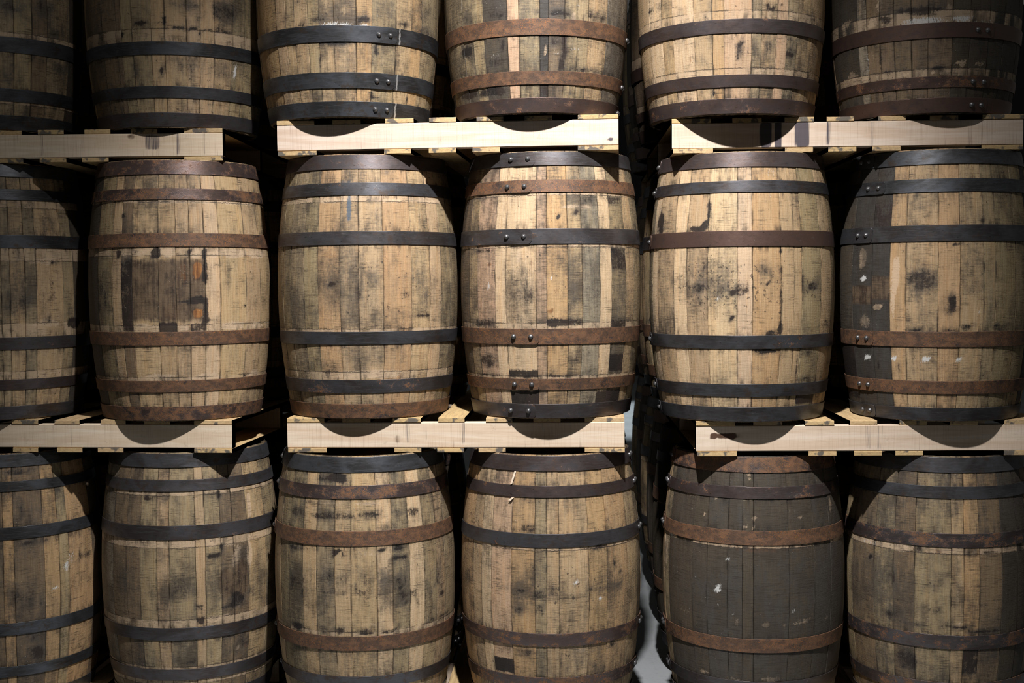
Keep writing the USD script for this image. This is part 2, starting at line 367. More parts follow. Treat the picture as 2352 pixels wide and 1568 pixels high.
def add_stave(path, a0, a1, hoops, stains, tone, grime, ghosts, seed, fine, rng, turn):
    """one oak stave from angle a0 to a1 (0 faces the aisle): bowed, its outer arrises broken, both ends bevelled at the chime"""
    th_in, proud = 0.022, rng.uniform(-0.0009, 0.0009)
    edges = sorted({e for h in hoops for e in h})
    zs = [0.0, 0.006, HEIGHT - 0.006, HEIGHT] + edges + [0.5 * (h[0] + h[1]) for h in hoops]
    for hi_, lo_ in zip(hoops[:-1], hoops[1:]):
        zs.append(0.5 * (hi_[0] + lo_[1]))
    zs += list(np.arange(0.02, HEIGHT - 0.01, 0.0155 if fine else 0.09))
    zs = np.array(sorted(zs)); zs = zs[np.r_[True, np.diff(zs) > 0.0012]]
    hz = np.min([np.maximum(h[0] - zs, zs - h[1]) for h in hoops], 0)
    g = np.zeros(len(zs))
    for i, h in enumerate(hoops):
        near = np.abs(np.maximum(h[0] - zs, zs - h[1]) - hz) < 1e-9
        below = zs < 0.5 * (h[0] + h[1])
        g[near] = np.where(below[near], ghosts[i][1], ghosts[i][0])
    w = (a1 - a0) * R_BILGE
    nc = max(3, int(round(w / 0.0155))) if fine else 2
    us = np.r_[0.0, np.linspace(0.0016, w - 0.0016, nc + 1), w] / w
    r = radius(zs) + proud
    r[0] -= 0.004; r[-1] -= 0.004
    A = a0 + (a1 - a0) * us
    dip = np.r_[0.0012, np.zeros(nc + 1), 0.0012]
    rows = []
    for z, rr in zip(zs, r):
        ro = rr - dip
        out = np.stack([ro * np.sin(A), -ro * np.cos(A), np.full(len(A), z)], 1)
        ri = rr - th_in
        inn = np.array([[ri * math.sin(a), -ri * math.cos(a), z] for a in (a1, a0)])
        rows.append(np.vstack([out, inn]))
    n = len(rows[0]); m = len(rows)
    v = np.vstack(rows)
    i, k = np.meshgrid(np.arange(m - 1), np.arange(n), indexing='ij')
    kk = (k + 1) % n
    f = np.stack([i * n + k, i * n + kk, (i + 1) * n + kk, (i + 1) * n + k], -1).reshape(-1, 4)
    f = np.vstack([f[:, [0, 1, 2]], f[:, [0, 2, 3]]])
    # normals: the outer face bows smoothly, the rest is turned by its own points
    N = vertex_normals(v, f)
    no = len(A)
    slope = np.gradient(r, zs)
    for j in range(m):
        s = slice(j * n + 1, j * n + no - 1)
        a = A[1:-1]; sl = slope[j] if 1 < j < m - 2 else slope[min(max(j, 2), m - 3)]
        q = np.stack([np.sin(a), -np.cos(a), np.full(len(a), -sl)], 1)
        N[s] = q / np.linalg.norm(q, axis=1, keepdims=True)
    caps = []
    for base, flip in ((0, False), ((m - 1) * n, True)):
        q = np.arange(1, n - 1)
        t = np.stack([np.full(n - 2, base), base + q + 1, base + q], 1)
        caps.append(t[:, ::-1] if flip else t)
    f = np.vstack([f] + caps)
    Z = np.repeat(zs, n)
    ang = np.tile(np.r_[A, a1, a0], m)
    s_ = ang * R_BILGE
    bc = np.stack([s_ + seed * 3.1, Z + seed * 1.7 + rng.uniform(0, 0.05), np.full(len(Z), seed)], 1)
    wide = np.stack([s_ + turn * 5.3, Z + turn * 2.9, np.full(len(Z), turn)], 1)
    # stains that belong to the whole barrel run on across the joints; the stave's own pattern is shifted by its seed
    st, wear, mould = np.zeros((len(Z), 3)), np.zeros((len(Z), 3)), np.zeros((len(Z), 3))
    # each stave weathered unevenly along its length
    kn = np.array([rng.gauss(0, 0.14) for _ in range(7)])
    mould[:, 1] = np.interp(Z, np.linspace(0, HEIGHT, 7), kn)
    wear[:, 0] = np.tile(np.r_[us * w, 0, 0], m); wear[:, 0] = np.minimum(wear[:, 0], w - wear[:, 0])
    mid = 0.5 * (a0 + a1)
    for t, z, rt, rz, ch, amt in stains:
        rt, rz = max(rt, 0.028), max(rz, 0.0095)  # no finer than the stave's own points
        if ch in 'kn':
            if not a0 - 0.01 <= t <= a1 + 0.01:
                continue
            fall = np.clip(1.6 - np.maximum(0, np.abs(Z - z) / rz) ** 3, 0, 1)
        else:
            if abs(((mid - t + math.pi) % (2 * math.pi)) - math.pi) > rt + (a1 - a0):
                continue
            fall = np.clip(1.45 - 1.0 * (np.abs(ang - t) / rt) ** 2 - 1.0 * (np.abs(Z - z) / rz) ** 2, 0, 1)
        tgt, col = {'d': (st, 0), 'k': (st, 0), 'o': (st, 1), 'p': (st, 2), 'w': (wear, 1), 'b': (wear, 2), 's': (mould, 0), 'n': (mould, 2), 'c': (mould, 2)}[ch]
        tgt[:, col] = np.maximum(tgt[:, col], fall * amt)
    aux = np.stack([np.full(len(Z), grime), np.repeat(hz, n), np.repeat(g, n)], 1)
    shape(path, v, f, WOOD, N, tone=np.array(tone), bc=bc, wide=wide, aux=aux, stain=st, wear=wear, mould=mould)


def add_hoop(path, lo, hi, rust, brown, dust, end, rivets, seed, bolted, chalked):
    """an iron hoop: a strip bent round the staves and lapped on itself, the outer end rounded and riveted"""
    t = 0.0024
    a = np.unique(np.r_[np.linspace(end - 0.22, end + 2 * math.pi - 0.3, 84), np.linspace(end + 2 * math.pi - 0.3, end + 2 * math.pi, 22)])
    lift = np.where(a < end + 2 * math.pi - 0.28, 0.0, np.minimum((a - (end + 2 * math.pi - 0.28)) / 0.06, 1.0)) * 0.0023
    d_end = (end + 2 * math.pi - a) * R_BILGE
    zc, half = 0.5 * (lo + hi), 0.5 * (hi - lo)
    q = np.clip(1 - d_end / 0.016, 0, 1)
    hw = half * np.where(d_end < 0.016, 0.55 + 0.45 * np.sqrt(np.clip(1 - q * q, 0, 1)), 1.0)
    prof = [(-1.0, 0.0), (-1.0, t * 0.75), (-0.955, t), (0.0, t), (0.955, t), (1.0, t * 0.75), (1.0, 0.0)]
    cols = []
    for k, dr in prof:
        z = zc + k * hw
        r = radius(z) + 0.0011 + dr + lift
        cols.append(np.stack([r * np.sin(a), -r * np.cos(a), z], 1))
    P = np.stack(cols, 1)
    m, n = P.shape[:2]
    v = P.reshape(-1, 3)
    i, k = np.meshgrid(np.arange(m - 1), np.arange(n), indexing='ij')
    kk = (k + 1) % n
    f = np.stack([i * n + k, (i + 1) * n + k, (i + 1) * n + kk, i * n + kk], -1).reshape(-1, 4)
    f = np.vstack([f[:, [0, 1, 2]], f[:, [0, 2, 3]]])
    qk = np.arange(1, n - 1)
    e = np.stack([np.zeros(n - 2, int), qk, qk + 1], 1)
    f = np.vstack([f, e, (e + (m - 1) * n)[:, ::-1]])
    N = vertex_normals(v, f)
    sl = float(radius(hi) - radius(lo)) / (hi - lo)
    for c in (2, 3, 4):
        nn = np.stack([np.sin(a), -np.cos(a), np.full(m, -sl)], 1)
        N[c::n] = nn / np.linalg.norm(nn, axis=1, keepdims=True)
    bc = np.stack([np.repeat(a, n) * R_BILGE + seed * 2.3, v[:, 2] + seed, np.full(len(v), seed)], 1)
    along = np.where(a < end + math.pi, (a - end) * R_BILGE, -1.0)
    mark = np.stack([np.repeat(along, n), np.full(len(v), 1.0 if chalked else 0.0), np.zeros(len(v))], 1)
    shape(path, v, f, IRON, N, bc=bc, mark=mark, iron=np.array((rust, brown, dust)))
    if not bolted:
        return
    for ra in rivets:
        rr, hh, ns = 0.0088, 0.0085, 10
        pr = [(rr, -0.001), (rr * 0.97, 0.0015), (rr * 0.82, 0.0045), (rr * 0.5, 0.0072), (0.0, hh)]
        b = np.arange(ns) * 2 * math.pi / ns
        L = np.array([[(p * math.cos(x), h, p * math.sin(x)) for x in b] for p, h in pr[:-1]]).reshape(-1, 3)
        L = np.vstack([L, (0, hh, 0)])
        F = []
        for j in range(len(pr) - 2):
            for x in range(ns):
                y = (x + 1) % ns
                F += [(j * ns + x, (j + 1) * ns + y, j * ns + y), (j * ns + x, (j + 1) * ns + x, (j + 1) * ns + y)]
        top = len(L) - 1; j = len(pr) - 2
        F += [(j * ns + x, top, j * ns + (x + 1) % ns) for x in range(ns)]
        out = np.array([math.sin(ra), -math.cos(ra), -sl]); out /= np.linalg.norm(out)
        right = np.array([math.cos(ra), math.sin(ra), 0]); up = np.cross(right, out)
        r0 = radius(zc) + 0.0011 + t + 0.0023
        at = np.array([r0 * math.sin(ra), -r0 * math.cos(ra), zc])
        V = at + L[:, :1] * right + L[:, 1:2] * out + L[:, 2:] * up
        F = np.array(F)
        if np.dot(np.cross(V[F[0][1]] - V[F[0][0]], V[F[0][2]] - V[F[0][0]]), V[F[0][0]] - (at - out * 0.01)) < 0:
            F = F[:, ::-1]
        shape(path_for('rivet', path), V, F, RIVET, vertex_normals(V, F))


def add_head(path, z0, z1, seed, label):
    """the round oak head that closes an end, let into the staves"""
    ns = 40
    b = np.arange(ns) * 2 * math.pi / ns
    rr = float(radius(0.03)) - 0.0235
    ring = lambda r, z: np.stack([r * np.cos(b), r * np.sin(b), np.full(ns, z)], 1)
    v = np.vstack([ring(rr, z0), ring(rr, z1), [(0, 0, z0), (0, 0, z1)]])
    k = np.arange(ns); kk = (k + 1) % ns
    f = np.vstack([np.stack([k, kk, ns + kk], 1), np.stack([k, ns + kk, ns + k], 1), np.stack([kk, k, np.full(ns, 2 * ns)], 1), np.stack([ns + k, ns + kk, np.full(ns, 2 * ns + 1)], 1)])
    bc = np.stack([v[:, 0] + seed, v[:, 1], v[:, 2]], 1)
    aux = np.tile((0.5, 0.2, 0.0), (len(v), 1)); wear = np.tile((0.05, 0, 0), (len(v), 1))
    shape(path, v, f, WOOD, None, label, tone=np.array(TONES['O']), bc=bc, wide=bc, aux=aux, stain=np.zeros((len(v), 3)), wear=wear)


def numbers(text, kinds='ffffsf'):
    out = []
    for w in text.split():
        p = w.split(',')
        out.append(tuple(x if t == 's' else float(x) for x, t in zip(p, kinds)))
    return out


def make_barrel(key, label, z, group, rz=0.0):
    (x, y), hoops, seams = BARRELS[key]
    rng = random.Random(key)
    turn = rng.uniform(0, 30)
    root = thing('oak_barrel', label, 'barrel', (x, y, z), rz, group)
    fronts = STAVES[key].split()
    stains = numbers(STAINS[key])
    gh = GHOSTS.get(key, (0.0,) * 12)
    ghosts = [(gh[2 * i], gh[2 * i + 1]) for i in range(6)]
    sets = [(a, b, t[0], float(t[1]) / 10, True) for a, b, t in zip(seams[:-1], seams[1:], fronts)]
    a, stop = seams[-1], seams[0] + 2 * math.pi
    cuts = [a]
    while stop - cuts[-1] > 0.30:
        cuts.append(cuts[-1] + rng.uniform(0.17, 0.30))
    if stop - cuts[-1] < 0.09:
        cuts[-1] = stop
    else:
        cuts.append(stop)
    common = [t[0] for t in fronts]
    for p, q in zip(cuts[:-1], cuts[1:]):
        sets.append((p, q, rng.choice(common), rng.uniform(0.4, 0.6), False))
    for j, (p, q, t, gr, fine) in enumerate(sets):
        tone = np.array(TONES[t]) * rng.uniform(0.94, 1.06) * np.array([1, rng.uniform(0.985, 1.01), rng.uniform(0.95, 1.03)])
        add_stave(path_for('stave', root), p, q, hoops, stains, tone, gr, ghosts, rng.uniform(0, 40), fine, rng, turn)
    end, pairs = LAPS.get(key, (None, None))
    irons = HOOPS[key]
    for j, (lo, hi) in enumerate(hoops):
        e = (end[j] if end else rng.uniform(2.4, 3.8))
        pr = pairs[j] if pairs else (e - 0.07, e - 0.20)
        rust, brown = irons[j]
        add_hoop(path_for('hoop', root), lo, hi, rust, brown, DUST.get(key, 0.55), e, pr, rng.uniform(0, 30), True, key in ('C3',))
    add_head(path_for('head', root), 0.027, 0.047, rng.uniform(0, 9), None)
    add_head(path_for('head', root), HEIGHT - 0.047, HEIGHT - 0.027, rng.uniform(0, 9), None)
    if key == 'D1':  # a splinter of pale wood caught behind the second hoop, and its chip below
        for t_, z0, z1, w_ in ((-0.420, 0.792, 0.834, 0.0045), (-0.43, 0.738, 0.748, 0.006)):
            r0, r1 = radius(z0) + 0.007, radius(z1) + 0.004
            c0, c1 = np.array([r0 * math.sin(t_), -r0 * math.cos(t_), z0]), np.array([r1 * math.sin(t_ + 0.03), -r1 * math.cos(t_ + 0.03), z1])
            rt, ou = np.array([math.cos(t_), math.sin(t_), 0]), np.array([math.sin(t_), -math.cos(t_), 0])
            V = np.array([c0 - rt * w_, c0 + rt * w_ * .7, c0 - ou * 0.006, c1 - rt * w_ * .4, c1 + rt * w_, c1 - ou * 0.006])
            F = np.array([(0, 1, 4), (0, 4, 3), (1, 2, 5), (1, 5, 4), (2, 0, 3), (2, 3, 5), (0, 2, 1), (3, 4, 5)])
            shape(path_for('splinter', root), V, F, STRINGER, None, 'pale wood splinter', bc=V[:, [2, 0, 1]], tone=np.ones(3), stain=np.zeros(3))
    return root


# ------------------------------------------------------------------ pallets
TOP = [(0.056, 0.112), (0.213, 0.084), (0.359, 0.084), (0.486, 0.078), (0.628, 0.078), (0.77, 0.08), (0.942, 0.116)]
BOTTOM = [(0.060, 0.116), (0.36, 0.080), (0.492, 0.080), (0.616, 0.080), (0.942, 0.117)]
WIDE, DEEP, PLANK = 1.148, 1.215, 0.016


def make_pallet(label, at, yaw, high, seed, marks=(), group=None, jitter=0.006, mirror=False):
    """a stringer pallet with its left front foot's middle at AT: three stringers along x, boards across them above and below"""
    rng = random.Random(seed)
    root = thing('wooden_pallet', label, 'pallet', at, math.degrees(yaw), group)
    z1, z2 = PLANK, PLANK + high
    off = rng.uniform(0, 30)

    def stain(V):
        s = np.zeros((len(V), 3))
        for u, zz, ru, rz, ch, amt in marks:
            e = 6 if ch == 'i' else 2
            fall = np.clip(1.4 - (np.abs(V[:, 0] - u) / max(ru, 0.009)) ** 2 - (np.abs(V[:, 2] - z1 - zz) / rz) ** e, 0, 1) * amt * (V[:, 1] < 0.002)
            s[:, 0 if ch == 'i' else 1] = np.maximum(s[:, 0 if ch == 'i' else 1], fall)
        return s

    for j, y in enumerate((0.0, DEEP / 2 - 0.019, DEEP - 0.038)):
        t = rng.uniform(0.95, 1.04)
        block(path_for('stringer', root), (-WIDE / 2, y, z1), (WIDE / 2, y + 0.038, z2), STRINGER, 0.0025, 110 if j == 0 else 1, 9 if j == 0 else 1,
              bc=lambda V, o=off + j * 3: V + o, stain=(stain if j == 0 and marks else np.zeros(3)), tone=np.array((t, t * rng.uniform(0.97, 1.0), t * rng.uniform(0.93, 1.0))))
    for row, zz in ((TOP, z2), (BOTTOM, 0.0)):
        for c, w in row:
            c = (c + rng.uniform(-jitter, jitter) * (0.1 < c < 0.9)) - 0.5
            y0 = rng.uniform(-0.004, 0.002)
            t = rng.uniform(0.92, 1.08)
            q = path_for('deck_board', root)
            o = rng.uniform(0, 30)
            block(q, ((c - w / 2) * WIDE, y0, zz + (0.0 if zz else 0.0)), ((c + w / 2) * WIDE, DEEP + rng.uniform(-0.006, 0.004), zz + PLANK - rng.uniform(0, 0.0012)), BOARD, 0.0015,
                  bc=lambda V, o=o: V + o, tone=np.array((t, t, t * rng.uniform(0.92, 1.05))))
    return root

# barrel: ((x, y), hoop edges (low, high) from the top hoop down, seam angles of the staves that face the aisle)
BARRELS = {
 'A1': ((-1.660, 0.295), [(0.843, 0.886), (0.76, 0.794), (0.596, 0.638), (0.262, 0.305), (0.112, 0.15), (0.003, 0.046)], [0.169, 0.346, 0.458, 0.778, 0.951, 1.072, 1.472, 1.833]),
 'A2': ((-1.690, 0.310), [(0.842, 0.886), (0.762, 0.8), (0.597, 0.641), (0.246, 0.289), (0.106, 0.142), (0.003, 0.049)], [0.363, 0.47, 0.559, 0.716, 0.842, 1.179, 1.354, 1.738]),
 'A3': ((-1.690, 0.310), [(0.836, 0.886), (0.747, 0.79), (0.574, 0.626), (0.263, 0.315), (0.099, 0.142), (0.003, 0.053)], [0.47, 0.669, 0.868, 1.055, 1.397, 1.765]),
 'B1': ((-0.999, 0.334), [(0.839, 0.886), (0.758, 0.797), (0.594, 0.642), (0.244, 0.288), (0.098, 0.139), (0.003, 0.05)], [-1.06, -0.704, -0.463, -0.275, -0.077, 0.062, 0.346, 0.451, 0.627, 0.774, 0.97, 1.263, 1.634]),
 'B2': ((-1.006, 0.290), [(0.838, 0.886), (0.752, 0.79), (0.593, 0.639), (0.261, 0.307), (0.101, 0.141), (0.003, 0.051)], [-1.184, -0.734, -0.473, -0.346, -0.211, 0.085, 0.269, 0.415, 0.574, 0.743, 1.084, 1.353, 1.821]),
 'B3': ((-1.014, 0.335), [(0.839, 0.886), (0.752, 0.791), (0.605, 0.649), (0.24, 0.284), (0.098, 0.137), (0.003, 0.05)], [-1.008, -0.598, -0.383, -0.313, -0.177, 0.037, 0.184, 0.412, 0.559, 0.72, 0.948, 1.135, 1.836]),
 'C1': ((-0.337, 0.233), [(0.835, 0.886), (0.748, 0.793), (0.593, 0.643), (0.241, 0.29), (0.11, 0.151), (0.003, 0.054)], [-1.318, -0.979, -0.789, -0.552, -0.37, -0.156, 0.022, 0.297, 0.468, 0.665, 0.857, 1.056, 1.216, 1.672]),
 'C2': ((-0.321, 0.283), [(0.838, 0.886), (0.75, 0.792), (0.585, 0.63), (0.253, 0.296), (0.089, 0.134), (0.003, 0.052)], [-1.326, -0.997, -0.804, -0.581, -0.391, -0.131, 0.071, 0.331, 0.649, 0.892, 1.076, 1.275, 1.673]),
 'C3': ((-0.376, 0.262), [(0.837, 0.886), (0.744, 0.795), (0.594, 0.647), (0.242, 0.295), (0.094, 0.145), (0.003, 0.052)], [-1.182, -0.681, -0.535, -0.415, -0.254, -0.13, 0.03, 0.267, 0.437, 0.717, 0.926, 1.1, 1.596]),
 'D1': ((0.323, 0.256), [(0.836, 0.886), (0.75, 0.789), (0.587, 0.632), (0.254, 0.299), (0.106, 0.147), (0.003, 0.053)], [-1.463, -0.965, -0.803, -0.659, -0.401, -0.138, -0.013, 0.121, 0.445, 0.677, 1.008, 1.27, 1.522]),
 'D2': ((0.329, 0.275), [(0.84, 0.886), (0.751, 0.793), (0.581, 0.632), (0.25, 0.303), (0.098, 0.136), (0.003, 0.051)], [-1.471, -1.04, -0.869, -0.596, -0.461, -0.12, -0.011, 0.212, 0.369, 0.577, 0.731, 0.965, 1.149, 1.497]),
 'D3': ((0.285, 0.245), [(0.839, 0.886), (0.754, 0.797), (0.59, 0.642), (0.247, 0.299), (0.092, 0.135), (0.003, 0.05)], [-1.262, -0.853, -0.696, -0.547, -0.265, -0.141, 0.081, 0.173, 0.348, 0.497, 0.631, 0.903, 1.557]),
 'E1': ((1.041, 0.308), [(0.835, 0.886), (0.749, 0.789), (0.597, 0.645), (0.235, 0.282), (0.093, 0.134), (0.003, 0.054)], [-1.626, -1.422, -1.27, -0.822, -0.629, -0.391, -0.235, -0.119, 0.261, 0.576, 0.845, 1.366]),
 'E2': ((0.995, 0.264), [(0.837, 0.886), (0.754, 0.792), (0.578, 0.629), (0.244, 0.288), (0.086, 0.128), (0.003, 0.051)], [-1.621, -1.358, -1.2, -0.894, -0.716, -0.468, -0.158, -0.002, 0.301, 0.452, 0.554, 0.85, 1.103, 1.376]),
 'E3': ((0.956, 0.238), [(0.839, 0.886), (0.764, 0.802), (0.591, 0.635), (0.254, 0.298), (0.086, 0.125), (0.003, 0.05)], [-1.63, -1.134, -0.916, -0.761, -0.498, -0.299, -0.181, 0.109, 0.213, 0.383, 0.51, 0.651, 0.892, 1.405]),
 'F1': ((1.687, 0.301), [(0.836, 0.886), (0.752, 0.792), (0.594, 0.639), (0.255, 0.302), (0.098, 0.139), (0.003, 0.053)], [-1.768, -1.363, -0.97, -0.727, -0.499, -0.132, -0.001, 0.161, 0.426, 0.657, 0.869]),
 'F2': ((1.660, 0.269), [(0.838, 0.886), (0.748, 0.791), (0.588, 0.641), (0.246, 0.296), (0.092, 0.135), (0.003, 0.046)], [-1.687, -1.252, -0.939, -0.72, -0.547, -0.227, -0.011, 0.237, 0.374, 0.654, 0.907]),
 'F3': ((1.629, 0.300), [(0.84, 0.886), (0.771, 0.807), (0.603, 0.651), (0.238, 0.286), (0.082, 0.118), (0.003, 0.05)], [-1.464, -1.004, -0.885, -0.726, -0.569, -0.389, -0.219, 0.028, 0.215, 0.44, 0.668, 0.983]),
}
